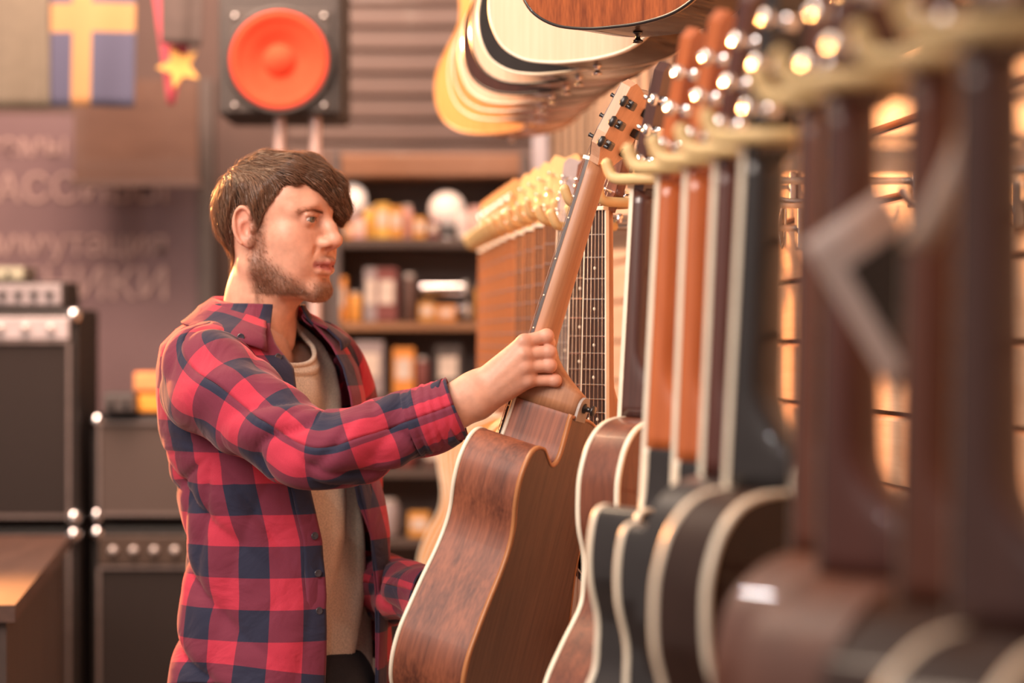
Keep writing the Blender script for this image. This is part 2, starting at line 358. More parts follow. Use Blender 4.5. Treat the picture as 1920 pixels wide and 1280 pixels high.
gear('pedal_box', 258, 334, 737, 774, AY + .06, .11, 'yellow-orange pedal box, lower of the two on the grey-fronted amplifier', 'box', plain('pedal_box_amber', (.85, .34, .04), .5), plain('box_amber', (.90, .38, .05), .5), 0)
gear('effects_pedal', 192, 254, 736, 774, AY + .02, .12, 'black effects pedal beside the orange boxes on the grey amplifier', 'pedal', black_plastic, plain('pedal_grey', (.08, .065, .06), .4), 2)
# wooden counter at the lower left
e = empty('wooden_counter', (-1.5, 4.9, 0)); tag(e, 'brown wooden counter with a lit top corner in front of the amplifiers', 'counter')
A_ = P(28, 1134, 4.2); B_ = P(132, 1000, 5.70); zt = A_.z; B_.z = zt
top_m = wood('counter_top', (.065, .031, .021), (.10, .050, .034), (20, 3, 20), .45, .2)
quad = [(A_.x, A_.y), (B_.x, B_.y), (-1.75, 5.70), (-1.75, 4.2)]
def prism(q, z0, z1):
    vs_ = [(x - e.location.x, y - e.location.y, z) for z in (z0, z1) for x, y in q]
    return MB().add(vs_, [(0, 1, 2, 3)[::-1] if False else (3, 2, 1, 0), (4, 5, 6, 7), (0, 1, 5, 4), (1, 2, 6, 5), (2, 3, 7, 6), (3, 0, 4, 7)])
prism(quad, zt - .03, zt).build('worktop', top_m, e)
cx_ = sum(q[0] for q in quad) / 4; cy_ = sum(q[1] for q in quad) / 4
prism([(cx_ + (x - cx_) * .96, cy_ + (y - cy_) * .97) for x, y in quad], .06, zt - .03).build('body', wood('counter_side', (.045, .028, .022), (.07, .042, .032), (20, 20, 3), .5, .1), e)
prism([(cx_ + (x - cx_) * .9, cy_ + (y - cy_) * .92) for x, y in quad], 0, .06).build('plinth', black_plastic, e)
# ---------------------------------------------------------------- shelving unit with small goods far behind
HY = 7.1
sh = empty('shelving_unit', (P(775, 0, HY).x, HY + .2, 0)); tag(sh, 'dark shelving unit of small goods between the man and the guitars', 'shelf')
L0 = P(628, 0, HY).x - sh.location.x; L1 = P(985, 0, HY).x - sh.location.x
def zz(py): return P(0, py, HY).z
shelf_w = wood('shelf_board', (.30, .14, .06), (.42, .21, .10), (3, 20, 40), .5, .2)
MB().box(((L0 + L1) / 2, .20, zz(700)), (L1 - L0, .02, zz(330) - zz(1070)), bev=.003).build('back_panel', plain('shelf_back', (.23, .175, .16), .6, var=.15, scale=4), sh)
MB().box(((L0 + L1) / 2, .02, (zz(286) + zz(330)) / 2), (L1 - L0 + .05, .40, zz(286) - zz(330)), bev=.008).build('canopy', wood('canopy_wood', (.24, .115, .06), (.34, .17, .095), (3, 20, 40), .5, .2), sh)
SHELF = [448, 604, 742, 880, 1010]
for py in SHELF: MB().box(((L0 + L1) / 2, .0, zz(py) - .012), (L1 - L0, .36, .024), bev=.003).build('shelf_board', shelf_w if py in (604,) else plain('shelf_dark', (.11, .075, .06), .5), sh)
for x in (L0, L1): MB().box((x, .0, zz(286) / 2), (.03, .38, zz(286)), bev=.003).build('upright', plain('shelf_upright', (.12, .095, .09), .5), sh)
MB().box(((L0 + L1) / 2, .0, .3), (L1 - L0, .36, .6), bev=.006).build('base_cupboard', plain('shelf_base', (.06, .045, .04), .5), sh)
cols = {'yellow': (.80, .48, .10), 'amber': (.72, .33, .06), 'pale pink': (.75, .42, .36), 'blue': (.16, .22, .48), 'dark green': (.06, .10, .09), 'orange': (.80, .30, .05), 'red': (.60, .10, .08), 'white': (.75, .66, .60), 'dark brown': (.12, .06, .045), 'maroon': (.22, .06, .05), 'grey': (.34, .28, .28), 'charcoal': (.07, .055, .05)}
def good(px, py, w_, h_, col, kind, label):
    a = P(px, py, HY); W_ = w_ / FPX * HY; H_ = h_ / FPX * HY
    e_ = empty(kind, (a.x, HY + .06, a.z)); tag(e_, label, kind.split('_')[-1], 'small goods on the far shelves')
    m_ = plain('goods_' + col.replace(' ', '_'), cols[col], .5, var=.1)
    if kind == 'carton':
        MB().box((0, 0, H_ * .5), (W_, .08, H_), bev=.003).build('box', m_, e_); MB().box((0, -.041, H_ * .55), (W_ * .7, .004, H_ * .45)).build('front_label', plain('goods_label', (.72, .60, .50), .5), e_)
    elif kind == 'canister':
        MB().lathe([(W_ * .46, 0), (W_ * .5, .004), (W_ * .5, H_ * .84), (W_ * .36, H_ * .9)], 16).build('body', m_, e_); MB().lathe([(W_ * .38, H_ * .88), (W_ * .38, H_), (W_ * .3, H_)], 16).build('lid', plain('goods_lid', (.55, .48, .44), .4), e_)
    return e_
k = 0
row = [[(672, 446, 24, 40, 'pale pink'), (690, 446, 22, 62, 'yellow'), (716, 446, 26, 66, 'yellow'), (742, 446, 24, 60, 'amber'), (762, 446, 20, 64, 'pale pink'), (786, 446, 24, 40, 'amber'), (812, 446, 22, 34, 'maroon'), (868, 446, 26, 56, 'white'), (892, 446, 24, 60, 'pale pink'), (652, 446, 16, 26, 'orange')],
       [(634, 602, 28, 84, 'orange'), (664, 602, 26, 56, 'amber'), (694, 602, 24, 100, 'grey'), (724, 602, 40, 100, 'maroon'), (766, 602, 26, 90, 'dark brown'), (800, 602, 30, 36, 'amber'), (836, 602, 36, 30, 'orange'), (905, 602, 30, 70, 'amber')],
       [(640, 740, 30, 40, 'maroon'), (690, 740, 56, 100, 'grey'), (756, 740, 40, 88, 'orange'), (790, 740, 28, 70, 'maroon'), (840, 740, 50, 92, 'charcoal')],
       [(650, 878, 40, 40, 'amber'), (700, 878, 46, 70, 'amber'), (760, 878, 40, 60, 'maroon'), (812, 878, 40, 54, 'dark brown'), (860, 878, 40, 60, 'blue')],
       [(660, 1008, 48, 60, 'charcoal'), (725, 1008, 44, 70, 'grey'), (785, 1008, 40, 46, 'amber')]]
names = ['top', 'second', 'third', 'fourth', 'lowest']
ordn = ['first', 'second', 'third', 'fourth', 'fifth', 'sixth', 'seventh', 'eighth', 'ninth', 'tenth']
for ri, rw in enumerate(row):
    rw = sorted(rw); 
    for gi, (px, py, w_, h_, c) in enumerate(rw):
        kind = 'canister' if (gi + ri) % 3 == 2 else 'carton'
        good(px, py, w_, h_, c, kind, f'{c} {kind}, {ordn[gi]} item from the man on the {names[ri]} far shelf')
# two lit display lamps on the top shelf and chrome drum hardware on the second
for i, (px, py, rpx, st_, lb) in enumerate(((660, 372, 27, 1.05, 'white glowing globe lamp on the far shelves right beside the man’s face'.replace('’s', 's')), (838, 392, 34, .75, 'larger white glowing globe lamp on the far shelves near the guitar row'))):
    a = P(px, py, HY + .09); e_ = empty('globe_lamp', (a.x, a.y, zz(448) + .0)); tag(e_, lb.replace('mans', "man's"), 'lamp', 'glowing lamps on the far shelves')
    r_ = rpx / FPX * HY; dz = a.z - e_.location.z
    prof = [(max(.001, r_ * math.sin(t * math.pi / 14)), -r_ * math.cos(t * math.pi / 14)) for t in range(15)]
    MB().lathe(prof, 24, Matrix.Translation((0, 0, dz))).build('globe', emis('lamp_glow', (1.0, .86, .74), .6) if i == 0 else emis('lamp_glow_soft', (1.0, .84, .72), .32), e_)
    MB().lathe([(r_ * .6, 0), (r_ * .6, .008), (.008, .014), (.008, dz - r_ * .97)], 16).build('base', steel, e_)
def chrome_tube(px0, px1, py, rpx, label):
    a = P(px0, py, HY + .06); b = P(px1, py, HY + .03); e_ = empty('chrome_tube', (a + b) / 2); tag(e_, label, 'tube', 'chrome tubes on the far shelves')
    d = (b - a) / 2; r_ = rpx / FPX * HY
    MB().tube([-d, d], r_, 18).build('tube', chrome, e_); MB().tube([d * .98, d * 1.06], r_ * 1.1, 18).build('glint_disc', plain('glint_white', (.95, .92, .88), .25), e_)  # lamp reflection at the tube end painted as a white disc
    MB().tube([-d * .6, -d * .6 + Vector((0, .335, 0))], r_ * .4, 8).build('bracket', steel, e_)
chrome_tube(792, 872, 540, 12, 'upper chrome tube with a painted white lamp glint by the far guitars')
chrome_tube(830, 876, 582, 12, 'lower shorter chrome tube with a painted white lamp glint by the far guitars')
# ---------------------------------------------------------------- guitars
# local frame of a guitar: origin at the nut (where the hanger holds it), x to the treble side, -y out of the soundboard, z up the neck
def half_outline(u, w_, l_, bl, cut, horn=False):
    if cut and horn:
        a = [(.030, 0), (.031, -.03), (.033, -.058), (.041, -.073), (.055, -.076), (.072, -.067), (.092, -.055), (.116, -.056), (.134, -.070), (u * .99, -.102), (u * .965, -.14)]
    elif cut:
        a = [(.030, 0), (.031, -.03), (.034, -.058), (.044, -.078), (.058, -.080), (.076, -.066), (.094, -.060), (.111, -.069), (u * .985, -.102), (u * .965, -.14)]
    elif False: pass
    else:
        a = [(0, 0), (.045, -.002), (.078, -.012), (u * .86, -.036), (u * .975, -.070), (u, -.100), (u * .97, -.14)]
    b = [(w_ * 1.02, -.18), (w_, -.21), (w_ * 1.05, -.245), ((w_ + l_) * .5, -.29), (l_ * .95, -.335), (l_, -.375), (l_ * .97, -.415), (l_ * .84, -.452), (l_ * .6, -.476), (l_ * .3, -.486), (0, -.488)]
    s = bl / .488
    return [(x, z * (s if z < -.12 else 1 + (s - 1) * (-z / .12))) for x, z in a + b]
def outline(st):
    u, w_, l_, bl = st['u'], st['w'], st['l'], st['bl']
    tr = [Vector((x, 0, z)) for x, z in half_outline(u, w_, l_, bl, st['cut'], st.get('horn', False))]
    ba = [Vector((-x, 0, z)) for x, z in half_outline(u, w_, l_, bl, False)]
    o = ([] if not st['cut'] else [Vector((0, 0, 0)), Vector((.026, 0, -.001))]) + tr
    o = o + ba[::-1][1:]
    if (o[0] - o[-1]).length < 1e-5: o = o[:-1]
    pts = []; m = len(o)
    pts = catmull(o, 5, closed=True)
    for p in pts: p.z = min(p.z, .0005); p.z += st['zj']
    return pts
GM = {}
def gmeshes(key, st):
    if key in GM: return GM[key]
    G = {}; ol = outline(st); n = len(ol); zj = st['zj']; D0, D1 = st['d0'], st['d1']; zb = zj - st['bl']
    dep = lambda z: D0 + (D1 - D0) * (zj - z) / st['bl']
    # soundboard with the sound hole
    zh = zj - .155; hole = [Vector((.049 * math.cos(t * math.pi / 16), 0, zh + .049 * math.sin(t * math.pi / 16))) for t in range(32)]
    def plate(loops, yf, flip, rim):
        flat = [p for lp in loops for p in lp]
        tri = tessellate_polygon([[Vector((p.x, p.z, 0)) for p in lp] for lp in loops])
        V = [(p.x, yf(p), p.z) for p in flat]; F = []
        for t in tri:
            a, b, c = (flat[i] for i in t); cr = (b.x - a.x) * (c.z - a.z) - (b.z - a.z) * (c.x - a.x)   # ccw seen with x right, z up = facing -y
            if (cr > 0) == flip: t = (t[0], t[2], t[1])
            F.append(tuple(t))
        return MB().add(V, F)
    G['soundboard'] = plate([ol, hole], lambda p: 0.0, False, 0).mesh('soundboard')
    # back plate: domed rings towards the spine when there is no cutaway
    if st['cut']: G['back'] = plate([ol], lambda p: dep(p.z), True, 0).mesh('back')
    else:
        K = [1, .85, .65, .4, .2]; V = []; F = []; dm = .010
        ctr = Vector((0, 0, zj - st['bl'] * .55))
        for kk in K:
            for p in ol:
                q = Vector((p.x * kk, 0, p.z + (ctr.z - p.z) * (1 - kk)))
                V.append((q.x, dep(q.z) + dm * (1 - kk * kk), q.z))
        V.append((0, dep(ctr.z) + dm, ctr.z))
        for r in range(len(K) - 1):
            for i in range(n):
                j = (i + 1) % n; F.append((r * n + i, r * n + j, (r + 1) * n + j, (r + 1) * n + i))
        b0 = (len(K) - 1) * n
        for i in range(n): F.append((b0 + i, b0 + (i + 1) % n, len(V) - 1))
        G['back'] = MB().add(V, F, True).mesh('back')
    # sides, closed by a lining inside the hole
    V = []; F = []; S = 5
    for s in range(S + 1):
        for p in ol: V.append((p.x, dep(p.z) * s / S, p.z))
    for s in range(S):
        for i in range(n):
            j = (i + 1) % n; F.append((s * n + i, s * n + j, (s + 1) * n + j, (s + 1) * n + i))
    G['side'] = MB().add(V, F, True).mesh('side')
    # binding strips
    cen = [ol[i] for i in range(n)]
    nrm = []
    for i in range(n):
        t = (ol[(i + 1) % n] - ol[i - 1]).normalized(); nrm.append(Vector((-t.z, 0, t.x)))
    area_ = sum(ol[i].x * ol[(i + 1) % n].z - ol[(i + 1) % n].x * ol[i].z for i in range(n))
    sg = -1 if area_ > 0 else 1
    nrm = [q * sg for q in nrm]
    bw = st['bw']
    def binding(front):
        V = []; F = []
        for i in range(n):
            p = ol[i]; o_ = nrm[i]; d = 0 if front else dep(p.z); e_ = -1 if front else 1
            for (a, b) in ((.0009, .0009 * e_), (.0009, -bw * e_), (-.0035, -bw * e_ * .9), (-.0035, .0011 * e_)):
                q = p + o_ * a; V.append((q.x, d + b, q.z))
        for i in range(n):
            j = (i + 1) % n
            for k in range(4):
                k2 = (k + 1) % 4; F.append((i * 4 + k, i * 4 + k2, j * 4 + k2, j * 4 + k))
        return MB().add(V, F, True)
    G['front_binding'] = binding(True).mesh('front_binding'); G['back_binding'] = binding(False).mesh('back_binding')
    ros = MB(); m2 = 48
    for i in range(m2):
        pass
    Vr = []; Fr = []
    for i in range(m2):
        c, s = math.cos(2 * math.pi * i / m2), math.sin(2 * math.pi * i / m2)
        for r_, y_ in ((.051, .0), (.051, -.0008), (.060, -.0008), (.060, .0)): Vr.append((r_ * c, y_, zh + r_ * s))
    for i in range(m2):
        j = (i + 1) % m2
        for k in range(3): Fr.append((i * 4 + k, j * 4 + k, j * 4 + k + 1, i * 4 + k + 1))
    G['rosette'] = MB().add(Vr, Fr).mesh('rosette')
    # neck with heel
    V = []; F = []; zs = [0, -.02, -.06, -.12, -.18] + [zj + q for q in (.115, .10, .085, .07, .06, .05, .042, .036, .03, .015, 0)]
    M_ = 16
    for z in zs:
        q = z / zj; hw = .0215 + (.0275 - .0215) * q; th = .019 + .004 * q
        e_ = min(1, max(0, 1 - (z - zj - .030) / .062)); e_ = e_ ** 1.7; dp = th + (D0 * .98 - th) * e_
        for k in range(M_ + 1):
            a = math.pi * k / M_; x = math.cos(a); y = max(0.0, math.sin(a)) ** (.75)
            fx = hw * (1 - .42 * e_ * y); cx_ = (abs(x) ** (.8 - .45 * e_ * .9)) * (1 if x >= 0 else -1)
            V.append((fx * cx_, dp * y, z))
        V.append((-hw, -.001, z)); V.append((hw, -.001, z))
    W_ = M_ + 3
    for i in range(len(zs) - 1):
        for k in range(W_):
            k2 = (k + 1) % W_; F.append((i * W_ + k, (i + 1) * W_ + k, (i + 1) * W_ + k2, i * W_ + k2))
    F.append(tuple(range(W_))); F.append(tuple((len(zs) - 1) * W_ + k for k in range(W_))[::-1])
    G['neck'] = MB().add(V, F, True).mesh('neck')
    # fretboard
    zf = zj - .115
    fb = MB(); V = []
    for z in (0, zf):
        q = z / zj; hw = .0215 + .006 * q
        V += [(-hw, -.001, z), (hw, -.001, z), (hw * .98, -.0065, z), (-hw * .98, -.0065, z)]
    fb.add(V, [(0, 1, 2, 3), (7, 6, 5, 4), (0, 4, 5, 1), (1, 5, 6, 2), (2, 6, 7, 3), (3, 7, 4, 0)]); G['fretboard'] = fb.mesh('fretboard')
    be = MB()
    for s_ in (-1, 1):
        V = []
        for z in (0, zf):
            hw = .0215 + .006 * z / zj
            V += [(s_ * (hw - .0005), -.0005, z), (s_ * (hw + .0012), -.0005, z), (s_ * (hw + .0012), -.0067, z), (s_ * (hw - .0016), -.0069, z)]
        be.add(V, [(0, 1, 2, 3), (7, 6, 5, 4), (0, 4, 5, 1), (1, 5, 6, 2), (2, 6, 7, 3), (3, 7, 4, 0)])
    G['fretboard_binding'] = be.mesh('fretboard_binding')
    frets = []; L_ = .645
    for k in range(1, 21):
        z = -L_ * (1 - 2 ** (-k / 12))
        if z < zf + .004: break
        frets.append((z, .0215 + .006 * z / zj))
    G['fret_list'] = frets
    fm = MB()
    for z, hw in frets: fm.box((0, -.0071, z), (2 * hw - .002, .0014, .0024))
    G['frets'] = fm.mesh('frets')
    f1_ = MB(); f1_.add([(-1, 0, -1), (1, 0, -1), (1, 0, 1), (-1, 0, 1), (-.98, -1, -.45), (.98, -1, -.45), (.98, -1, .45), (-.98, -1, .45)], [(0, 1, 5, 4), (1, 2, 6, 5), (2, 3, 7, 6), (3, 0, 4, 7), (4, 5, 6, 7)]); G['fret'] = f1_.mesh('fret')
    G['nut'] = MB().box((0, -.006, .003), (.044, .012, .006), bev=.001).mesh('nut')
    # headstock, tilted back
    T = Matrix.Rotation(R(-13), 4, 'X'); G['T'] = T
    hs = [(-.0215, 0), (.0215, 0), (.0235, .012), (.032, .034), (.0345, .06), (.0365, .13), (.0375, .158), (.028, .170), (.014, .166), (0, .160), (-.014, .166), (-.028, .170), (-.0375, .158), (-.0365, .13), (-.0345, .06), (-.032, .034), (-.0235, .012)]
    hz = st.get('hz', 1.0)
    if st.get('head') == 'wide': hs = [(x * (1 + .38 * min(1, z / .03)), z * .93) for x, z in hs]
    hs = [(x, z * hz) for x, z in hs]
    m3 = len(hs); V = [(x, -.001, z) for x, z in hs] + [(x, .0145, z) for x, z in hs]
    hm = MB(); hm.add(V, [tuple(range(m3)), tuple(range(2 * m3 - 1, m3 - 1, -1))] + [(i, i + m3, (i + 1) % m3 + m3, (i + 1) % m3) for i in range(m3)], False, T); G['headstock'] = hm.mesh('headstock')
    V = [(x * .98, -.0026, z if z > .004 else .004) for x, z in hs] + [(x * .98, -.0008, z if z > .004 else .004) for x, z in hs]
    G['head_veneer'] = MB().add(V, [tuple(range(m3)), tuple(range(2 * m3 - 1, m3 - 1, -1))] + [(i, i + m3, (i + 1) % m3 + m3, (i + 1) % m3) for i in range(m3)], False, T).mesh('head_veneer')
    # tuning machine for the treble side (mirrored by a half turn for the bass side)
    tp = MB(); tp.lathe([(.0055, -.004), (.0055, 0), (.003, .001), (.0028, .014), (.0034, .016), (.001, .0165)], 10, Matrix.Rotation(R(90), 4, 'X') @ Matrix.Translation((0, 0, 0)))
    tp.box((.002, .020, 0), (.017, .011, .013), bev=.003); tp.tube([(.008, .020, 0), (.026, .020, 0)], .0022, 8); G['tuning_machine'] = tp.mesh('tuning_machine')
    bt = MB(); bt.lathe([(.002, -.0055), (.0075, -.0045), (.0085, 0), (.0075, .0045), (.002, .0055)], 12, Matrix.Translation((.030, .020, 0)) @ Matrix.Rotation(R(90), 4, 'Y') @ Matrix.Scale(.62, 4, (0, 1, 0))); G['tuner_button'] = bt.mesh('tuner_button')
    # strings, bridge, pins
    zbr = -.645; G['strings'] = []
    for k in range(6):
        s_ = -1 + 2 * k / 5; col_ = 1 if k > 2 else -1; idx = (5 - k) if k > 2 else k
        zp = (.040, .080, .120)[2 - idx if False else idx]
        post = T @ Vector((.022 * col_ * (1.36 if st.get('head') else 1), -.008, zp * hz))
        mb_ = MB(); mb_.tube([(s_ * .027, -.0105, zbr), (s_ * .0178, -.0098, .003), post], (.00062 if k < 3 else .00048), 5); G['strings'].append(mb_.mesh('string'))
    br = MB(); V = []
    for t in range(24):
        a = 2 * math.pi * t / 24; c, s = math.cos(a), math.sin(a)
        V.append((.082 * c, 0, zbr - .008 + .016 * s * (1 if abs(c) < .75 else .7)))
    V2 = [(x * .94, -.0075, z) for x, _, z in V]
    br.add(V + V2, [tuple(24 + t for t in range(24))] + [(t, 24 + t, 24 + (t + 1) % 24, (t + 1) % 24) for t in range(24)]); G['bridge'] = br.mesh('bridge')
    G['saddle'] = MB().box((0, -.0085, zbr), (.066, .006, .003), bev=.0008).mesh('saddle')
    pn = MB()
    for k in range(6): pn.lathe([(.0032, 0), (.0036, .002), (.002, .0042), (.0005, .0045)], 8, Matrix.Translation((-.027 + .0108 * k, -.0075, zbr - .014)) @ Matrix.Rotation(R(90), 4, 'X'))
    G['bridge_pins'] = pn.mesh('bridge_pins')
    hc = MB(); yh = D0 * .985
    pts = [(.017 * math.cos(t * math.pi / 8), .017 * math.sin(t * math.pi / 8) * .9) for t in range(9)]
    pts = [(.017, -.018), (.017, .0)] + [(x, z + .002) for x, z in pts[1:-1]] + [(-.017, 0), (-.017, -.018)]
    pts = [(x, .012 + z) for x, z in pts]
    m4 = len(pts); hc.add([(x, yh, zj + z) for x, z in pts] + [(x, yh + .004, zj + z) for x, z in pts], [tuple(range(m4))[::-1], tuple(range(m4, 2 * m4))] + [(i, (i + 1) % m4, (i + 1) % m4 + m4, i + m4) for i in range(m4)]); G['heel_cap'] = hc.mesh('heel_cap')
    sb = [(.007, 0), (.0075, .002), (.004, .004), (.0035, .009), (.0045, .011), (.008, .013), (.0075, .016), (.002, .017)]
    G['strap_button'] = MB().lathe(sb, 14, Matrix.Translation((0, yh + .004, zj + .014)) @ Matrix.Rotation(R(-90), 4, 'X')).mesh('strap_button')
    G['end_pin'] = MB().lathe(sb, 14, Matrix.Translation((0, dep(zb) * .5, zb)) @ Matrix.Rotation(R(180), 4, 'X')).mesh('end_pin')
    G['dots'] = []
    for k in (3, 5, 7, 9, 12, 15):
        if k < len(frets) + 1:
            za = -L_ * (1 - 2 ** (-k / 12)); zc = -L_ * (1 - 2 ** (-(k - 1) / 12)); zm = (za + zc) / 2
            for dx in ((-.009, .009) if k == 12 else (0,)): G['dots'].append((dx, zm))
    G['dot'] = MB().lathe([(.0026, 0), (.0026, .0005), (.0005, .0006)], 12, Matrix.Rotation(R(90), 4, 'X')).mesh('inlay_dot')
    GM[key] = G; return G
def gset(me, mat):
    """mesh copy per material (shared by all guitars of that finish)"""
    k = (me.name, mat.name)
    if k not in GM:
        c = me.copy(); c.name = me.name.split('.')[0]; c.materials.clear(); c.materials.append(mat); GM[k] = c
    return GM[k]
def guitar(key, st, M, mt, label, group, detail='lite', parts=None):
    """mt: dict of materials; detail 'full' gives single frets, 'lite' joins them"""
    G = gmeshes(key, st); root = empty('acoustic_guitar', M=M); tag(root, label, 'guitar', group)
    A = lambda name, me, mat, par=root, MM=None: link(name, gset(me, mat), par, None, MM)
    A('soundboard', G['soundboard'], mt['top']); A('side', G['side'], mt['side']); A('back', G['back'], mt['back'])
    if mt.get('bind'): A('front_binding', G['front_binding'], mt['bind']); 
    if mt.get('bbind', mt.get('bind')): A('back_binding', G['back_binding'], mt.get('bbind', mt.get('bind')))
    A('rosette', G['rosette'], mt.get('ros', black_plastic)); A('neck', G['neck'], mt['neck'])
    fb = A('fretboard', G['fretboard'], mt['board'])
    if mt.get('fbind'): A('fretboard_binding', G['fretboard_binding'], mt['fbind'], fb)
    if detail == 'full':
        for z, hw in G['fret_list']: A('fret', G['fret'], chrome, fb, Matrix.Translation((0, -.0064, z)) @ Matrix.Diagonal((hw - .001, .0014, .0014, 1)))
        for dx, z in G['dots']: A('inlay_dot', G['dot'], mt.get('dot', cream), fb, Matrix.Translation((dx, -.0064, z)))
    else:
        f = A('frets', G['frets'], chrome, fb); f['kind'] = 'stuff'
    A('nut', G['nut'], cream); hd = A('headstock', G['headstock'], mt['head']); A('head_veneer', G['head_veneer'], mt.get('veneer', mt['head']), hd)
    for sx in (1, -1):
        for zp in (.040, .080, .120):
            MM = G['T'] @ Matrix.Translation((.022 * sx * (1.36 if st.get('head') else 1), 0, zp * st.get('hz', 1.0)))
            if sx < 0: MM = MM @ Matrix.Diagonal((-1, 1, 1, 1))
            t = A('tuning_machine', G['tuning_machine'], mt.get('tuner', chrome), root, MM)
            A('tuner_button', G['tuner_button'], mt.get('button', mt.get('tuner', chrome)), t)
    for s in G['strings']: A('string', s, mt.get('string', string_m))
    b = A('bridge', G['bridge'], mt['board']); A('saddle', G['saddle'], cream, b); A('bridge_pins', G['bridge_pins'], cream, b)
    A('heel_cap', G['heel_cap'], mt.get('cap', mt['neck'])); A('strap_button', G['strap_button'], mt.get('pin', chrome)); A('end_pin', G['end_pin'], mt.get('epin', mt.get('pin', chrome)))
    return root
string_m = plain('bronze_string', (.70, .52, .36), .3, 1.0)
mahog = wood('mahogany', (.085, .024, .013), (.21, .062, .030), (60, 60, 2.0), .34, .25)
mahog_dark = wood('mahogany_dark', (.060, .018, .009), (.13, .040, .019), (60, 60, 2.0), .5, .25)
mahog_satin = wood('mahogany_satin', (.085, .022, .012), (.29, .088, .042), (42, 42, 1.3), .56, .02)
walnut_back = wood('walnut_back', (.090, .042, .028), (.155, .076, .049), (120, 120, 1.4), .5, .05)
neck_satin = wood('neck_satin', (.30, .13, .062), (.44, .21, .105), (50, 50, 2.5), .45, .1)
neck_orange = wood('neck_orange', (.36, .085, .022), (.52, .14, .04), (40, 40, 2), .28, .5)
neck_red = wood('neck_dark_red', (.062, .015, .010), (.095, .025, .016), (40, 40, 2), .38, .2)
neck_mahog = wood('neck_mahogany', (.085, .022, .010), (.13, .036, .016), (40, 40, 2), .42, .1)
neck_dark = wood('neck_dark_brown', (.050, .018, .014), (.085, .030, .022), (40, 40, 2), .3, .4)
gloss_black = plain('gloss_black', (.020, .017, .017), .35, coat=.8, spec=.25)
gloss_brown = plain('gloss_dark_brown', (.030, .014, .010), .5, coat=.35, spec=.15)
rosewood = wood('rosewood_board', (.030, .016, .013), (.065, .034, .026), (80, 80, 5), .4, .1)
spruce = wood('spruce', (.80, .52, .36), (.88, .63, .47), (160, 160, 2), .25, .5)
spruce_amber = wood('spruce_amber', (.66, .27, .07), (.78, .38, .12), (160, 160, 2), .25, .6)
maple = wood('maple_pale', (.68, .37, .15), (.80, .48, .22), (60, 60, 3), .35, .3)
maple_orange = wood('maple_orange', (.60, .22, .06), (.72, .32, .10), (50, 50, 2.5), .35, .4)
head_pale = wood('headstock_pale', (.56, .32, .20), (.66, .40, .26), (60, 60, 3), .5, .1)
fig_mahog = wood('figured_mahogany', (.15, .030, .006), (.40, .10, .024), (45, 45, 7), .25, .8, .0)
bind_black = plain('binding_black', (.015, .012, .012), .3, coat=.4)
grey_head = plain('headstock_grey', (.32, .25, .25), .4, coat=.3)
chrome_b = chrome
def hungM(p, th, roll=0.0, lean=0.0):
    return Matrix.Translation(p) @ Matrix.Rotation(R(roll), 4, 'Y') @ Matrix.Rotation(R(th), 4, 'Z') @ Matrix.Rotation(R(lean), 4, 'X')
CONC = dict(u=.128, w=.108, l=.185, bl=.488, d0=.078, d1=.100, zj=-.350, bw=.0055, cut=False)
CUT = dict(CONC, cut=True)
THIN = dict(CONC, d0=.062, d1=.078, u=.120, w=.100, l=.180, bw=.006, zj=-.300)
FARS = dict(CONC, hz=.72)
FARB = dict(CONC, hz=.72, u=.150, w=.135, l=.205, d1=.095)
THINC = dict(THIN, cut=True)
DREAD = dict(head='wide', u=.142, w=.132, l=.184, bl=.50, d0=.098, d1=.118, zj=-.352, bw=.005, cut=True)
HELDS = dict(head='wide', hz=.80, horn=True, u=.146, w=.124, l=.166, bl=.455, d0=.094, d1=.120, zj=-.352, bw=.005, cut=True)
# hanger: rubber yoke on a steel stem fixed to the slatwall
def yoke_mesh():
    w_ = .034
    pts = [(-w_ - .002, -.040, .020), (-w_, -.034, .006), (-w_, -.022, .0), (-w_, .018, .0), (-w_ * .8, .036, .0), (-w_ * .35, .046, .0), (0, .048, .0), (w_ * .35, .046, 0), (w_ * .8, .036, 0), (w_, .018, 0), (w_, -.022, 0), (w_, -.034, .006), (w_ + .002, -.040, .020)]
    mb = MB(); mb.tube(catmull(pts, 4), .0075, 12)
    for q in (pts[0], pts[-1]): mb.lathe([(.001, -.0078), (.0055, -.0055), (.0078, 0), (.0055, .0055), (.001, .0078)], 12, Matrix.Translation(q))
    return mb.mesh('yoke')
YM = yoke_mesh(); YM.materials.append(yoke_rub)
def hanger(Mg, label, group):
    Mh = Mg @ Matrix.Translation((0, .004, .012)); root = empty('guitar_hanger', M=Matrix.Translation(Mh.translation)); tag(root, label, 'hanger', group)
    loc = Matrix.Translation(-Mh.translation) @ Mh
    link('yoke', YM, root, None, loc)
    a = loc @ Vector((0, .050, 0)); p0 = Mh.translation; wx = wallx(p0.y) - p0.x - .005
    n = Vector((1, -WS, 0)).normalized(); b = Vector(a) ; L_ = wx + n.y * 0 - a.x
    mid = a + Vector((.03, .0, 0)); end = Vector((wx, a.y + (wx - a.x) * (-WS), 0)); end.x = wallx(p0.y + end.y) - p0.x - .004
    MB().tube(catmull([a, a * .4 + mid * .6, end * .5 + mid * .5, end], 4), .005, 8).build('stem', steel, root)
    MB().box(end + Vector((-.004, 0, 0)), (.010, .045, .07), bev=.003).build('wall_plate', steel, root)
    return root
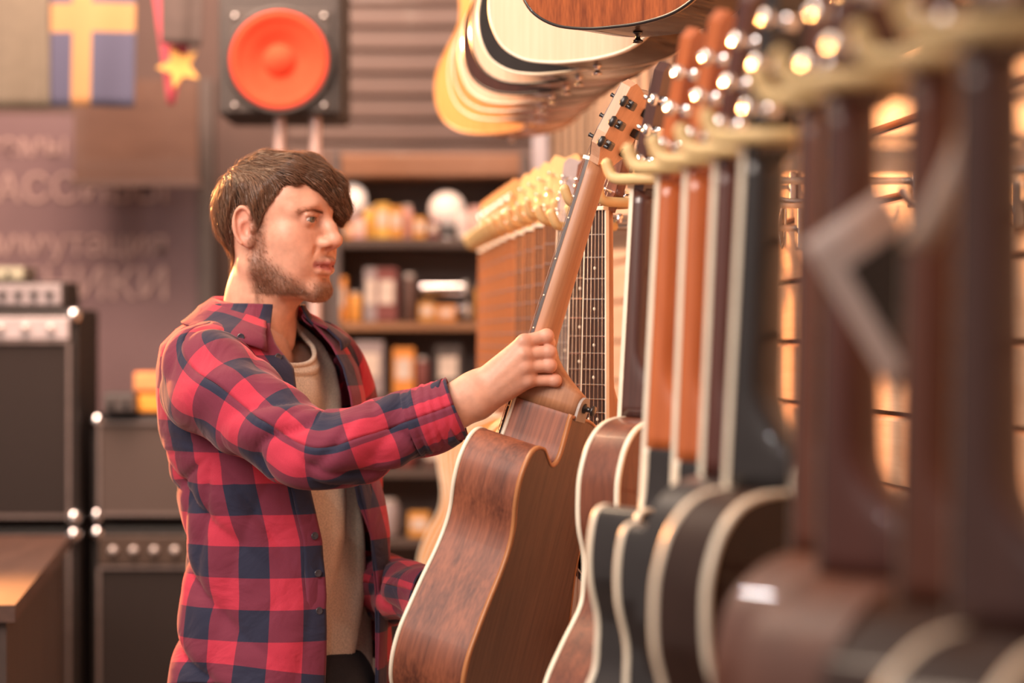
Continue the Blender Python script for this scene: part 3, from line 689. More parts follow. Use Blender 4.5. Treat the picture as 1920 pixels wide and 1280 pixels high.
# --- near section of the row: backs towards the camera
TH_R = -135
G_R = 'guitars hung with their backs to the viewer'
def near(px, Y, py_nut, key, st, mt, label, th=TH_R, roll=1.5, lean=0, hl=None):
    p = P(px, py_nut, Y); M = hungM(p, th, roll, lean); g = guitar(key, st, M, mt, label, G_R); hanger(M, hl, 'hangers along the guitar wall'); return g
BL = dict(top=gloss_black, side=gloss_black, back=gloss_black, bind=cream, neck=neck_orange, board=rosewood, fbind=cream, head=neck_orange, veneer=gloss_black, cap=cream)
BR = dict(BL, top=mahog, side=mahog, back=mahog, neck=neck_dark, head=neck_dark, cap=neck_dark)
near(1207, 3.20, 356, 'thin', THIN, BR, 'reddish-brown guitar with cream binding, hanging right behind the one being lifted', th=-128, roll=2.5, hl='cream hanger yoke holding the reddish-brown guitar beside the lifted one')
near(1262, 2.70, 338, 'thinc', THINC, BL, 'black cutaway guitar with glossy orange neck, next to the reddish-brown one', th=-134, roll=2.2, hl='cream hanger yoke on the orange neck nearest the reddish-brown guitar')
near(1316, 2.52, 325, 'thinc', THINC, BL, 'second black guitar with orange neck, beside the dark red neck', th=-134, roll=1.6, hl='cream hanger yoke on the second orange neck')
near(1374, 2.35, 310, 'thin', THIN, dict(BL, neck=neck_red, head=neck_red, bind=None), 'black guitar with a dark red neck between an orange neck and a black neck', th=-136, roll=1.8, hl='cream hanger yoke on the dark red neck')
near(1430, 2.18, 288, 'thin', THIN, dict(BL, neck=gloss_black, head=gloss_black, side=gloss_brown, back=gloss_brown), 'dark guitar whose neck is painted black, with cream fretboard edge', th=-138, roll=2.2, hl='cream hanger yoke on the black painted neck')
near(1540, 1.95, 215, 'conc', CONC, dict(BL, top=mahog, side=mahog_dark, back=mahog_dark, neck=neck_mahog, head=neck_mahog, bind=None, fbind=None), 'orange-brown mahogany guitar behind the tilted price card, blurred', th=-136, roll=.5, hl='cream hanger yoke on the orange-brown mahogany neck')
near(1592, 1.80, 190, 'conc', CONC, dict(BL, top=mahog, side=mahog_dark, back=mahog_dark, neck=neck_red, head=neck_red, bind=None, fbind=None), 'dark mahogany guitar third from the nearest end of the row', th=-136, roll=.3, hl='cream hanger yoke third from the nearest end of the row')
near(1752, 1.63, 150, 'conc', CONC, dict(BL, top=mahog, side=gloss_brown, back=gloss_brown, neck=neck_mahog, head=neck_mahog, bind=None, fbind=None), 'glossy brown guitar second from the nearest end of the row', th=-136, roll=.6, hl='cream hanger yoke second from the nearest end of the row')
near(1852, 1.49, 105, 'conc', CONC, dict(BL, top=gloss_brown, side=gloss_brown, back=gloss_brown, neck=neck_dark, head=neck_dark, fbind=None), 'nearest dark brown guitar of the row, most blurred, at the photo edge', th=-136, roll=.3, hl='cream hanger yoke at the nearest end of the row')
# --- far section: fretboards towards the camera
G_L = 'guitars hung with their fretboards to the viewer'
TH_L = -47
def far(px, Y, py_nut, key, st, mt, label, hl, detail='lite', th=TH_L, roll=0):
    p = P(px, py_nut, Y); M = hungM(p, th, roll); g = guitar(key, st, M, mt, label, G_L, detail); hanger(M, hl, 'hangers along the guitar wall'); return g
AC = dict(top=spruce, side=mahog, back=mahog, bind=cream, neck=neck_satin, board=rosewood, fbind=cream, head=mahog, veneer=mahog, cap=neck_satin)
far(1122, 3.63, 395, 'fars', FARS, AC, 'pale-topped guitar whose fretboard shows whole, just right of the raised neck', 'cream hanger yoke at the top of the whole fretboard', 'full', th=-47, roll=.6)
far(1094, 3.82, 438, 'fars', FARS, AC, 'second pale-topped guitar, half its fretboard showing beside the whole one', 'cream hanger yoke over the half-hidden second fretboard', 'full', th=-46, roll=.6)
far(1067, 4.0, 428, 'fars', FARS, dict(AC, head=grey_head, veneer=grey_head, board=plain('board_grey', (.14, .11, .10), .4)), 'grey-headed guitar with chrome tuners, its grey fretboard left of the raised hand', 'cream hanger yoke under the grey headstock', 'full', th=-46, roll=.6)
board_amber = wood('board_amber', (.34, .105, .032), (.46, .165, .056), (50, 50, 2.5), .35, .4)
string_warm = plain('warm_string', (.42, .20, .09), .5, .6)
MPL = dict(AC, top=spruce_amber, neck=board_amber, fbind=board_amber, string=string_warm, head=maple, veneer=maple, board=wood('board_brown_lit', (.11, .045, .025), (.17, .072, .036), (80, 80, 5), .4, .2))
MPO = dict(MPL, board=board_amber, neck=board_amber, head=maple_orange, veneer=maple_orange)
ords = ['fourth', 'fifth', 'sixth', 'seventh', 'eighth', 'ninth', 'tenth', 'eleventh', 'twelfth', 'thirteenth']
for i, (px, Y) in enumerate(((1042, 4.18), (1022, 4.34), (1003, 4.49), (986, 4.64), (970, 4.79), (957, 4.94), (945, 5.09), (934, 5.24), (924, 5.39), (915, 5.54))):
    mt = MPL if i < 4 else MPO
    far(px, Y, 640 - .205 * FPX / Y, 'fars' if i < 4 else 'farb', FARS if i < 4 else FARB, mt, f'{"brown" if i < 4 else "amber"}-boarded maple guitar, {ords[i]} of the far row counted from the raised hand', f'cream hanger yoke on the {ords[i]} guitar of the far row counted from the raised hand', th=TH_L if i < 4 else -36)
# --- upper row: only the lower ends of the bodies reach into view
G_T = 'guitars of the upper row'
def upper(px_pin, py_b, Y, key, st, mt, label, th=-44):
    p = P(px_pin, py_b, Y); dz = -st['zj'] + st['bl']
    M = hungM(p + Vector((0, 0, dz)), th); g = guitar(key, st, M, mt, label, G_T); hanger(M, f'cream hanger yoke above the {label.split(",")[0]}', 'hangers of the upper row'); return g
UA = dict(AC, top=spruce, side=mahog, bind=bind_black, back=mahog)
upper(1150, 52, 3.50, 'dre', dict(DREAD, cut=False), dict(UA, top=fig_mahog, side=gloss_brown, bind=bind_black, bbind=None, pin=bind_black), 'nearest upper guitar, with figured orange-brown mahogany top and black edge', th=-40)
upper(1078, 116, 3.92, 'dre', None or dict(DREAD, cut=False), dict(UA, top=spruce, side=gloss_brown, bind=cream), 'second upper guitar, with a wide pale spruce top and cream edge', th=-40)
upper(1044, 138, 4.12, 'dre', dict(DREAD, cut=False), dict(UA, top=gloss_black, side=gloss_black, back=gloss_black, bind=cream), 'third upper guitar, glossy black with a cream edge', th=-42)
upper(1020, 156, 4.27, 'dre', dict(DREAD, cut=False), dict(UA, top=spruce, side=mahog, bind=bind_black), 'fourth upper guitar, with a pale top and dark edge', th=-44)
upper(1001, 175, 4.43, 'conc', CONC, dict(UA, top=neck_dark, side=neck_dark, bind=bind_black), 'fifth upper guitar, dark maroon between two pale ones', th=-44)
upper(984, 193, 4.60, 'conc', CONC, dict(UA, top=spruce, side=mahog, bind=cream), 'sixth upper guitar, with a pale top and brown sides', th=-46)
upper(968, 208, 4.78, 'conc', CONC, dict(UA, top=maple_orange, side=neck_orange, bind=cream), 'seventh upper guitar, with orange top and sides', th=-46)
upper(955, 224, 4.97, 'conc', CONC, dict(UA, top=spruce_amber, side=neck_orange, bind=cream), 'eighth upper guitar, with amber top and orange sides', th=-46)
upper(930, 250, 5.28, 'conc', CONC, dict(UA, top=spruce_amber, side=maple_orange, bind=spruce_amber), 'farthest upper guitar, glossy amber, lowest in the photo', th=-42)
# --- the guitar in the man's hand
Zh = Vector((.297, 0, .955)).normalized()
HELD_Y = 3.45; hp = P(1116, 306, HELD_Y)
roll_h = math.degrees(math.atan2(Zh.x, Zh.z))
M_HELD = hungM(hp, -115, roll_h)
HELD = dict(top=spruce, side=mahog_satin, back=walnut_back, bind=cream, bbind=plain('binding_orange_wood', (.40, .16, .06), .4), neck=neck_satin, board=rosewood, fbind=None, head=head_pale, veneer=rosewood,
            tuner=black_plastic, button=black_plastic, cap=plain('heel_plate_grey', (.32, .27, .24), .5), pin=bind_black, string=plain('steel_string', (.55, .48, .45), .35, 1.0))
gh = guitar('held', HELDS, M_HELD, HELD, 'satin mahogany cutaway guitar with pale headstock, held up by the man', None, 'full')
dot = MB()
G = GM['held']
for dx, z in G['dots']:
    if dx >= 0: link('side_dot', gset(MB().lathe([(.0013, 0), (.0013, .0006), (.0003, .0007)], 8, Matrix.Rotation(R(90), 4, 'Y')).mesh('side_dot'), cream), bpy.data.objects[[c.name for c in gh.children if c.name.startswith('fretboard')][0]], None, Matrix.Translation((.0215 + .006 * z / HELDS['zj'], -.004, z)))
# --- price cards in front of the near guitars
def card(px, py, Y, wpx, hpx, rot, label, col, blk, yaw=0, curl=0):
    c = P(px, py, Y); e_ = empty('price_card', c); tag(e_, label, 'price card', 'price cards hung among the near guitars')
    Mr = Matrix.Rotation(R(yaw), 4, 'Z') @ Matrix.Rotation(R(rot), 4, 'Y'); w_ = wpx / FPX * Y; h_ = hpx / FPX * Y
    V = []; F = []; N = 10
    for j in range(N + 1):
        v = j / N - .5
        for i in (-.5, .5): V.append(Mr @ Vector((i * w_, curl * (v * v) * h_, v * h_)))
    F = [(2 * j, 2 * j + 1, 2 * j + 3, 2 * j + 2) for j in range(N)]
    o = MB().add(V, F, True).build('card', plain(col[0], col[1], .5, var=.03), e_); s = o.modifiers.new('t', 'SOLIDIFY'); s.thickness = .0012
    if blk:
        MB().box((w_ * .0 + w_ * blk[0], -.0022, h_ * blk[1]), (w_ * blk[2], .0016, h_ * blk[3])).build('printed_block', plain('card_print', (.030, .025, .023), .6), e_, Mr)
    top = Mr @ Vector((0, 0, h_ * .5)); MB().tube([top, top + Vector((.01, .01, .06))], .001, 6).build('thread', line_m, e_)
card(1662, 545, 1.70, 190, 330, -33, 'tilted white price card with a dark printed block among the nearest guitars', ('card_white', (.62, .50, .45)), (.13, -.13, .74, .74), 18)
card(1790, 330, 1.52, 56, 300, 24, 'narrow pale curled paper tag hanging by the nearest necks', ('card_pale', (.52, .41, .34)), None, 10, .6)
# slatwall pegs showing between the necks
for i, (px, py, Y) in enumerate(((1580, 372, 3.5), (1478, 350, 3.95), (1795, 385, 2.75))):
    p = P(px, py, Y); xw = wallx(Y)
    e_ = empty('wall_peg', (xw, Y, p.z)); tag(e_, ('small steel peg on the slatwall behind the tilted price card', 'steel peg bracket on the slatwall beside the black neck', 'wide steel bracket on the slatwall behind the nearest necks')[i], 'peg', 'pegs on the slatwall')
    MB().box((-.008, 0, 0), (.012, .05, .05), bev=.003).build('plate', steel, e_)
    MB().tube(catmull([(-.01, 0, 0), (-.10, 0, -.004), (-.13, 0, .004), (-.14, 0, .02)], 4), .004, 8).build('rod', chrome, e_)
    MB().tube(catmull([(-.02, .01, -.02), (-.03, .01, -.06), (-.025, .0, -.10), (-.02, -.01, -.06), (-.02, -.012, -.02)], 4), .002, 6).build('clip', steel, e_)
# ---------------------------------------------------------------- signed-distance modelling of the figure (numpy)
def length(v): return np.sqrt((v * v).sum(-1))
def sph(p, c, r): return length(p - np.asarray(c, np.float32)) - r
def ell(p, c, r, Rm=None):
    q = p - np.asarray(c, np.float32)
    if Rm is not None: q = q @ np.asarray(Rm, np.float32)
    r = np.asarray(r, np.float32); k0 = length(q / r); k1 = length(q / (r * r)); return k0 * (k0 - 1) / np.maximum(k1, 1e-6)
def cap(p, a, b, ra, rb=None):
    a = np.asarray(a, np.float32); b = np.asarray(b, np.float32); rb = ra if rb is None else rb
    ba = b - a; t = np.clip(((p - a) @ ba) / float(ba @ ba), 0, 1); return length(p - a - t[:, None] * ba) - (ra + (rb - ra) * t)
def smin(a, b, k):
    h = np.clip(.5 + .5 * (b - a) / k, 0, 1); return b + (a - b) * h - k * h * (1 - h)
def smax(a, b, k): return -smin(-a, -b, k)
def chain(p, pts, rs, k=.01):
    d = None
    for i in range(len(pts) - 1):
        e = cap(p, pts[i], pts[i + 1], rs[i], rs[i + 1]); d = e if d is None else smin(d, e, k)
    return d
def surface_nets(f, lo, hi, h, B=8):
    lo = np.asarray(lo, np.float64); n = (np.ceil((np.asarray(hi) - lo) / h / B).astype(int)) * B; nb = n // B
    bi = np.stack(np.meshgrid(*[np.arange(q) for q in nb], indexing='ij'), -1).reshape(-1, 3)
    cen = (lo + (bi * B + (B - 1) / 2) * h).astype(np.float32); dc = f(cen)
    val = np.repeat(np.repeat(np.repeat(dc.reshape(nb), B, 0), B, 1), B, 2).astype(np.float32)
    act = np.where(np.abs(dc) < B * h * 1.25)[0]
    off = np.stack(np.meshgrid(*[np.arange(B)] * 3, indexing='ij'), -1).reshape(-1, 3)
    for s in range(0, len(act), 400):
        ids = (bi[act[s:s + 400]][:, None, :] * B + off[None]).reshape(-1, 3)
        val[ids[:, 0], ids[:, 1], ids[:, 2]] = f((lo + ids * h).astype(np.float32))
    sg = val < 0; c = [val[i:n[0] - 1 + i, j:n[1] - 1 + j, k:n[2] - 1 + k] for i in (0, 1) for j in (0, 1) for k in (0, 1)]
    cnt = sum((q < 0).astype(np.int8) for q in c); ac = (cnt > 0) & (cnt < 8); idx = np.argwhere(ac)
    cv = np.stack([q[ac] for q in c], -1); co = np.array([(i, j, k) for i in (0, 1) for j in (0, 1) for k in (0, 1)], np.float64)
    acc = np.zeros((len(idx), 3)); num = np.zeros(len(idx))
    for a in range(8):
        for b in range(a + 1, 8):
            if np.abs(co[a] - co[b]).sum() == 1:
                m = (cv[:, a] < 0) != (cv[:, b] < 0); t = cv[m, a] / (cv[m, a] - cv[m, b])
                acc[m] += co[a] + (co[b] - co[a]) * t[:, None]; num[m] += 1
    V = lo + (idx + acc / num[:, None]) * h
    vid = np.full(tuple(n - 1), -1, np.int64); vid[ac] = np.arange(len(idx)); F = []
    for ax in range(3):
        a0 = [slice(1, -1)] * 3; a1 = [slice(1, -1)] * 3; a1[ax] = slice(2, None)
        s0 = sg[tuple(a0)]; s1 = sg[tuple(a1)]
        e = np.argwhere(s0 != s1) + 1; pos = sg[e[:, 0], e[:, 1], e[:, 2]]
        u, v = (ax + 1) % 3, (ax + 2) % 3; du = np.zeros(3, int); du[u] = 1; dv = np.zeros(3, int); dv[v] = 1
        ok = (e < (n - 1)).all(1); e = e[ok]; pos = pos[ok]
        g = lambda q: vid[q[:, 0], q[:, 1], q[:, 2]]
        quad = np.stack([g(e - du - dv), g(e - dv), g(e), g(e - du)], -1); quad[~pos] = quad[~pos][:, ::-1]
        F.append(quad[(quad >= 0).all(1)])
    return V, np.concatenate(F)
def relax(V, F, it=2, lam=.5):
    for _ in range(it):
        acc = np.zeros_like(V); num = np.zeros(len(V))
        for a in range(4):
            b = (a + 1) % 4
            np.add.at(acc, F[:, a], V[F[:, b]]); np.add.at(acc, F[:, b], V[F[:, a]]); np.add.at(num, F[:, a], 1); np.add.at(num, F[:, b], 1)
        V = V + lam * (acc / np.maximum(num, 1)[:, None] - V)
    return V
# ---------------------------------------------------------------- head (local: x forward, y to his left, z up, eyes at z = 0)
YAW_H = 28.0
HEAD_Y = 3.75; HEAD_O = P(519, 410, HEAD_Y)
HM = Matrix.Translation(HEAD_O) @ Matrix.Rotation(R(-YAW_H), 4, 'Z') @ Matrix.Rotation(R(3), 4, 'Y') @ Matrix.Rotation(R(2), 4, 'X')
HMn = np.array(HM)
def to_world(V): return V @ HMn[:3, :3].T + HMn[:3, 3]
ey = .0315
EAR_R = np.array(Matrix.Rotation(R(-24), 3, 'Z') @ Matrix.Rotation(R(-8), 3, 'Y'))
def cranium(p):
    d = ell(p, (-.002, 0, .016), (.086, .073, .076)); d = smin(d, ell(p, (-.024, 0, .0), (.062, .066, .066)), .02)
    return smin(d, ell(p, (.045, 0, .030), (.045, .058, .052)), .03)
def head_sdf(p0):
    p = p0.copy(); p[:, 1] = np.abs(p[:, 1])
    d = cranium(p)
    d = smin(d, ell(p, (.034, 0, -.040), (.056, .057, .075)), .02)                      # face mass
    d = smin(d, chain(p, [(.000, .052, -.030), (.004, .053, -.072), (.045, .034, -.100), (.078, .010, -.108)], [.014, .0135, .015, .016], .015), .022)
    d = smin(d, sph(p, (.077, .004, -.107), .0165), .012)                              # chin
    d = smin(d, ell(p, (.040, 0, -.098), (.045, .030, .020)), .02)
    d = smin(d, sph(p, (.052, .043, -.027), .0225), .022)                              # cheekbone
    d = smin(d, ell(p, (.055, .030, -.055), (.030, .024, .034)), .02)
    d = smin(d, chain(p, [(.086, .010, .016), (.0805, .028, .0195), (.062, .048, .014)], [.010, .0105, .009], .012), .012)   # brow
    d = smax(d, -ell(p, (.094, ey + .001, .002), (.0165, .0185, .0120)), .014)          # socket
    d = smin(d, chain(p, [(.088, 0, .008), (.0985, 0, -.012), (.1070, 0, -.0265)], [.0075, .0085, .0092], .01), .010)       # nose
    d = smin(d, sph(p, (.1095, 0, -.0310), .0098), .007)
    d = smin(d, ell(p, (.0965, .0130, -.0345), (.0115, .0064, .0074)), .009)
    d = smin(d, cap(p, (.097, 0, -.0425), (.105, 0, -.0395), .0050), .005)
    d = smax(d, -ell(p, (.0995, .0085, -.0415), (.0068, .0038, .0044)), .002)
    d = smax(d, -cap(p, (.088, .0245, -.045), (.083, .030, -.060), .0016), .008)        # nasolabial
    d = smin(d, ell(p, (.068, 0, -.066), (.0270, .033, .024)), .014)                     # muzzle
    d = smin(d, chain(p, [(.0755, .0315, -.0668), (.0915, .0160, -.0645), (.0985, .0050, -.0635), (.0985, 0, -.0650)], [.0030, .0052, .0058, .0055], .003), .004)
    d = smin(d, chain(p, [(.0755, .0310, -.0688), (.0900, .0160, -.0760), (.0955, .0, -.0792)], [.0032, .0060, .0072], .004), .004)
    d = smax(d, -chain(p, [(.0775, .0315, -.0676), (.0975, .0130, -.0700), (.1060, 0, -.0722)], [.0012, .0022, .0022], .002), .0014)
    d = smax(d, -ell(p, (.0975, 0, -.0920), (.0060, .018, .0050)), .008)
    e_ = (.0755, ey, .0020)                                                           # lids
    d = smin(d, sph(p, e_, .0136), .005)
    d = smax(d, -ell(p, (.0895, ey + .001, .0014), (.0105, .0138, .0033)), .0020)
    d = smin(d, cap(p, (.0858, ey - .010, .0088), (.0835, ey + .012, .0080), .0022), .004)
    # ear
    ec = np.array((-.008, .0765, -.012), np.float32); q = (p - ec) @ EAR_R.astype(np.float32)
    ear = ell(q, (0, 0, 0), (.0155, .0048, .0300)); ear = smin(ear, ell(q, (.004, .000, -.024), (.0095, .0050, .0105)), .006)
    th = np.arctan2(q[:, 2] / .0285, q[:, 0] / .0145); ring = np.stack([.0145 * np.cos(th), np.full_like(th, .0050), .0285 * np.sin(th)], -1)
    fl_ = np.clip((q[:, 0] / .0145 * .75 - q[:, 2] / .0285 * .65 - .25) / .5, 0, 1); rim = length(q - ring) - .0037 + .006 * fl_
    ear = smin(ear, rim, .003)
    ear = smax(ear, -ell(q, (.0030, .0068, -.005), (.0080, .0085, .0125)), .003)
    ear = smax(ear, -ell(q, (-.003, .0075, .014), (.0070, .0055, .0080)), .004)
    ear = smin(ear, ell(q, (.0125, .0035, -.007), (.0040, .0045, .0065)), .003)
    d = smin(d, ear, .006)
    # neck and collar bones
    nk = chain(p, [(-.010, 0, -.055), (-.024, 0, -.125), (-.034, 0, -.175), (-.042, 0, -.24)], [.052, .053, .055, .058], .02)
    nk = smin(nk, cap(p, (-.020, .050, -.070), (.012, .014, -.190), .013, .011), .018)
    nk = smin(nk, ell(p, (.016, 0, -.125), (.014, .012, .016)), .02)
    return smin(d, nk, .022)
def skin_cols_head(V):
    p = V.copy(); p[:, 1] = np.abs(p[:, 1]); n = len(p)
    base = np.tile(np.array([.70, .36, .245]), (n, 1))
    def mix(col, wgt):
        nonlocal base
        base = base * (1 - wgt[:, None]) + np.array(col) * wgt[:, None]
    g = lambda c, r: np.exp(-(((p - np.array(c)) / np.array(r)) ** 2).sum(1))
    mix((.64, .27, .19), .6 * g((.062, .040, -.030), (.025, .02, .02)))
    mix((.64, .26, .18), .6 * g((.110, 0, -.042), (.014, .016, .016)))
    mix((.66, .25, .18), .7 * g((-.010, .080, -.012), (.022, .014, .036)))
    mix((.42, .20, .15), .55 * g((.076, ey + .004, .004), (.016, .020, .010)))  # eye-socket shadow mixed into the skin tone
    lip = np.clip(np.exp(-((p[:, 2] + .0702 - .10 * np.clip(p[:, 1], 0, .03)) / (.0124 - .18 * p[:, 1].clip(0, .03))) ** 2 * 1.2) * (p[:, 0] > .078) * np.clip((.033 - p[:, 1]) / .005, 0, 1), 0, 1)
    mix((.42, .115, .10), np.clip(lip * 1.8 - .45, 0, .95))
    bd = beard_density(p); mix((.15, .075, .048), .80 * bd)
    sc = ((p[:, 2] > zline(p[:, 0]) + .006) & (p[:, 0] < .08)).astype(float); mix((.12, .07, .05), .8 * sc)
    return base
def beard_density(p):
    y = np.abs(p[:, 1]); x, z = p[:, 0], p[:, 2]
    jaw = np.clip((-.040 - z - .75 * np.clip(x - .012, 0, .1) + .0) / .022, 0, 1) * np.clip((x + .012) / .016, 0, 1) * np.clip((.006 - (z + .118)) / -.004 + 1.5, 0, 1)
    jaw *= np.clip((z + .140) / .012, 0, 1)
    side = np.clip((x + .004) / .008, 0, 1) * np.clip((.030 - x) / .014, 0, 1) * np.clip((.012 - z) / .012, 0, 1) * np.clip((y - .045) / .01, 0, 1) * .75
    mou = np.exp(-((z + .0572 + .30 * np.clip(y - .008, 0, 1)) / .0050) ** 2) * (x > .070) * np.clip((.030 - y) / .006, 0, 1) * .55
    chin = np.exp(-((z + .108) / .018) ** 2) * np.clip((x - .055) / .02, 0, 1) * np.clip((.034 - y) / .012, 0, 1)
    clear = np.exp(-((z + .075) / .013) ** 2) * (x > .062) * np.clip((.034 - y) / .008, 0, 1)
    soul = np.exp(-((z + .0905) / .004) ** 2) * (x > .08) * np.clip((.010 - y) / .004, 0, 1) * .7
    return np.clip(np.maximum(np.maximum(np.maximum(jaw, side), chin) * (1 - np.clip(clear, 0, 1)), np.maximum(mou, soul)), 0, 1)
def zline(x):  # lower edge of the hair seen from the side
    return np.interp(x, [-.125, -.095, -.070, -.050, -.040, -.022, -.002, .005, .012, .026, .045, .058, .068, .078, .10], [-.120, -.112, -.096, -.060, -.034, .017, .020, .004, -.018, .012, .040, .062, .066, .068, .07])
def hair_sdf(p):
    q = p.copy(); q[:, 1] = np.abs(q[:, 1])
    th = np.interp(p[:, 2], [-.10, -.02, .05, .10], [.004, .010, .013, .008])
    sh = cranium(q) - th * np.clip((p[:, 2] - zline(p[:, 0])) / .035, .3, 1)
    nk = chain(q, [(-.010, 0, -.055), (-.024, 0, -.125)], [.055, .055], .02)
    sh = smin(sh, nk, .02)
    reg = zline(p[:, 0]) - p[:, 2]
    d = smax(sh, reg * .8, .006)
    # swept fringe: from the parting over the forehead to his left temple
    fr = chain(p, [(.015, -.040, .080), (.056, -.036, .078), (.084, -.014, .064), (.097, .010, .043), (.096, .032, .018), (.087, .047, -.006)], [.016, .019, .0180, .016, .0135, .005], .02)
    fr = smin(fr, chain(p, [(.005, -.010, .086), (.054, .006, .078), (.084, .028, .050), (.082, .049, .016)], [.016, .020, .018, .010], .02), .012)
    fr = smin(fr, chain(p, [(-.04, -.02, .078), (.0, -.034, .084), (.05, -.048, .070), (.066, -.053, .058)], [.014, .016, .014, .005], .02), .012)
    d = smin(d, fr, .010)
    return d
def grad(f, p, e=.0012):
    g = np.stack([f(p + np.array(o, np.float32)) - f(p - np.array(o, np.float32)) for o in ((e, 0, 0), (0, e, 0), (0, 0, e))], -1); return g / np.maximum(length(g), 1e-6)[:, None]
def fdist(f): return lambda p: f(np.asarray(p, np.float32))
HV, HF = surface_nets(fdist(head_sdf), (-.135, -.20, -.26), (.145, .20, .13), .0021); HV = relax(HV, HF, 1, .4)
head_col = skin_cols_head(HV); HWv = to_world(HV)
# ---------------------------------------------------------------- hands and arms (world space)
FZ = (M_HELD.to_3x3() @ Vector((0, 0, 1))).normalized(); FXv = (M_HELD.to_3x3() @ Vector((1, 0, 0))).normalized(); FYv = (M_HELD.to_3x3() @ Vector((0, 1, 0))).normalized()
HDY = HELD_Y - .040
W_ = lambda x, y, Y: np.array(P(x, y, Y), np.float32)
mcp = [W_(984, 640, HDY - .010), W_(984, 664, HDY - .013), W_(986, 688, HDY - .012), W_(992, 713, HDY - .006)]
pip = [W_(1024, 630, HDY - .006), W_(1029, 660, HDY - .008), W_(1030, 685, HDY - .008), W_(1040, 713, HDY - .003)]
dip = [W_(1029, 642, HDY + .022), W_(1032, 667, HDY + .022), W_(1032, 690, HDY + .020), W_(1043, 716, HDY + .016)]
tip = [W_(1014, 648, HDY + .038), W_(1016, 670, HDY + .038), W_(1016, 692, HDY + .036), W_(1030, 718, HDY + .030)]
fr_ = [.0098, .0098, .0094, .0086]
wrist = W_(878, 745, HDY + .004); forearm = W_(800, 787, HDY - .004)
def rhand(p):
    d = cap(p, forearm, wrist, .029, .0265)
    # wrist is wider than thick: blend of two capsules
    d = smin(d, cap(p, W_(838, 766, HDY - .00), W_(885, 727, HDY + .006), .022, .0195), .02)
    d = smin(d, cap(p, W_(838, 782, HDY - .00), W_(893, 757, HDY + .000), .022, .0190), .02)
    pal = None
    base = [W_(893, 722, HDY + .006), W_(896, 735, HDY + .002), W_(899, 748, HDY + .001), W_(902, 760, HDY + .004)]
    for i in range(4):
        e = cap(p, base[i], mcp[i], .0150, .0105); pal = e if pal is None else smin(pal, e, .018)
    pal = smin(pal, cap(p, W_(905, 738, HDY + .018), W_(962, 690, HDY + .014), .016, .014), .02)
    d = smin(d, pal, .014)
    for i in range(4):
        f = chain(p, [mcp[i], pip[i], dip[i], tip[i]], [.0098 if i < 3 else .0090, fr_[i] * .96, fr_[i] * .92, fr_[i] * .80], .004)
        f = smin(f, sph(p, mcp[i] + np.array((-.001, -.0042, 0), np.float32), .0102), .005)
        f = smin(f, sph(p, pip[i] + np.array((.001, -.001, 0), np.float32), fr_[i] * 1.08), .003)
        d = smin(d, f, .0030)
    for a, b in ((0, W_(905, 722, HDY - .010)), (1, W_(908, 733, HDY - .013)), (2, W_(910, 745, HDY - .013))):   # tendons
        d = smin(d, cap(p, b, mcp[a] + np.array((-.004, -.004, 0), np.float32), .0030, .0056), .007)
    th = chain(p, [W_(898, 716, HDY + .016), W_(940, 688, HDY + .036), W_(970, 664, HDY + .056), W_(984, 648, HDY + .070)], [.017, .0130, .0108, .0085], .006)
    return smin(d, th, .010)
nF = np.array(-FYv, np.float32); LHE = W_(684, 1092, 3.93); LH2 = np.array(M_HELD @ Vector((-.055, -.018, -.665)), np.float32)   # palm against the soundboard
LHD = LH2 - LHE; LHD = LHD / float(np.sqrt((LHD * LHD).sum())); LH = [LHE, LH2 - LHD * .075 + nF * .016, LH2]; LHF = LHD - nF * float(LHD @ nF); LHF = LHF / float(np.sqrt((LHF * LHF).sum())) * .066
def lhand(p):
    d = cap(p, LH[0], LH[1], .036, .026); d = smin(d, cap(p, LH[1], LH[2], .024, .022), .02)
    up_ = np.array((0, 0, 1), np.float32); fwd = LHF.astype(np.float32)
    for i, (o, l_) in enumerate(((.028, .95), (.010, 1.1), (-.009, 1.02), (-.027, .82))):
        a = LH[2] + up_ * o * .75; b = a + fwd * .62; c = b + fwd * .55 * l_ + up_ * o * .25; e_ = c + fwd * .42 * l_
        d = smin(d, cap(p, LH[1] + up_ * o * .4, b, .012, .0115), .012); d = smin(d, chain(p, [b, c, e_], [.0098, .0088, .0074], .003), .003)
    t0 = LH[1] + up_ * .020; return smin(d, chain(p, [t0, t0 + np.array((.028, -.028, .030), np.float32), t0 + np.array((.052, -.045, .038), np.float32)], [.014, .0112, .009], .005), .008)
RV, RF = surface_nets(fdist(rhand), W_(760, 860, HDY - .09), W_(1070, 590, HDY + .11), .0019); RV = relax(RV, RF, 2, .4)
LV, LF = surface_nets(fdist(lhand), np.minimum(LH[0], np.minimum(LH[2], LH[2] + LHF * 3)) - .09, np.maximum(LH[0], np.maximum(LH[2], LH[2] + LHF * 3)) + .09, .0034)
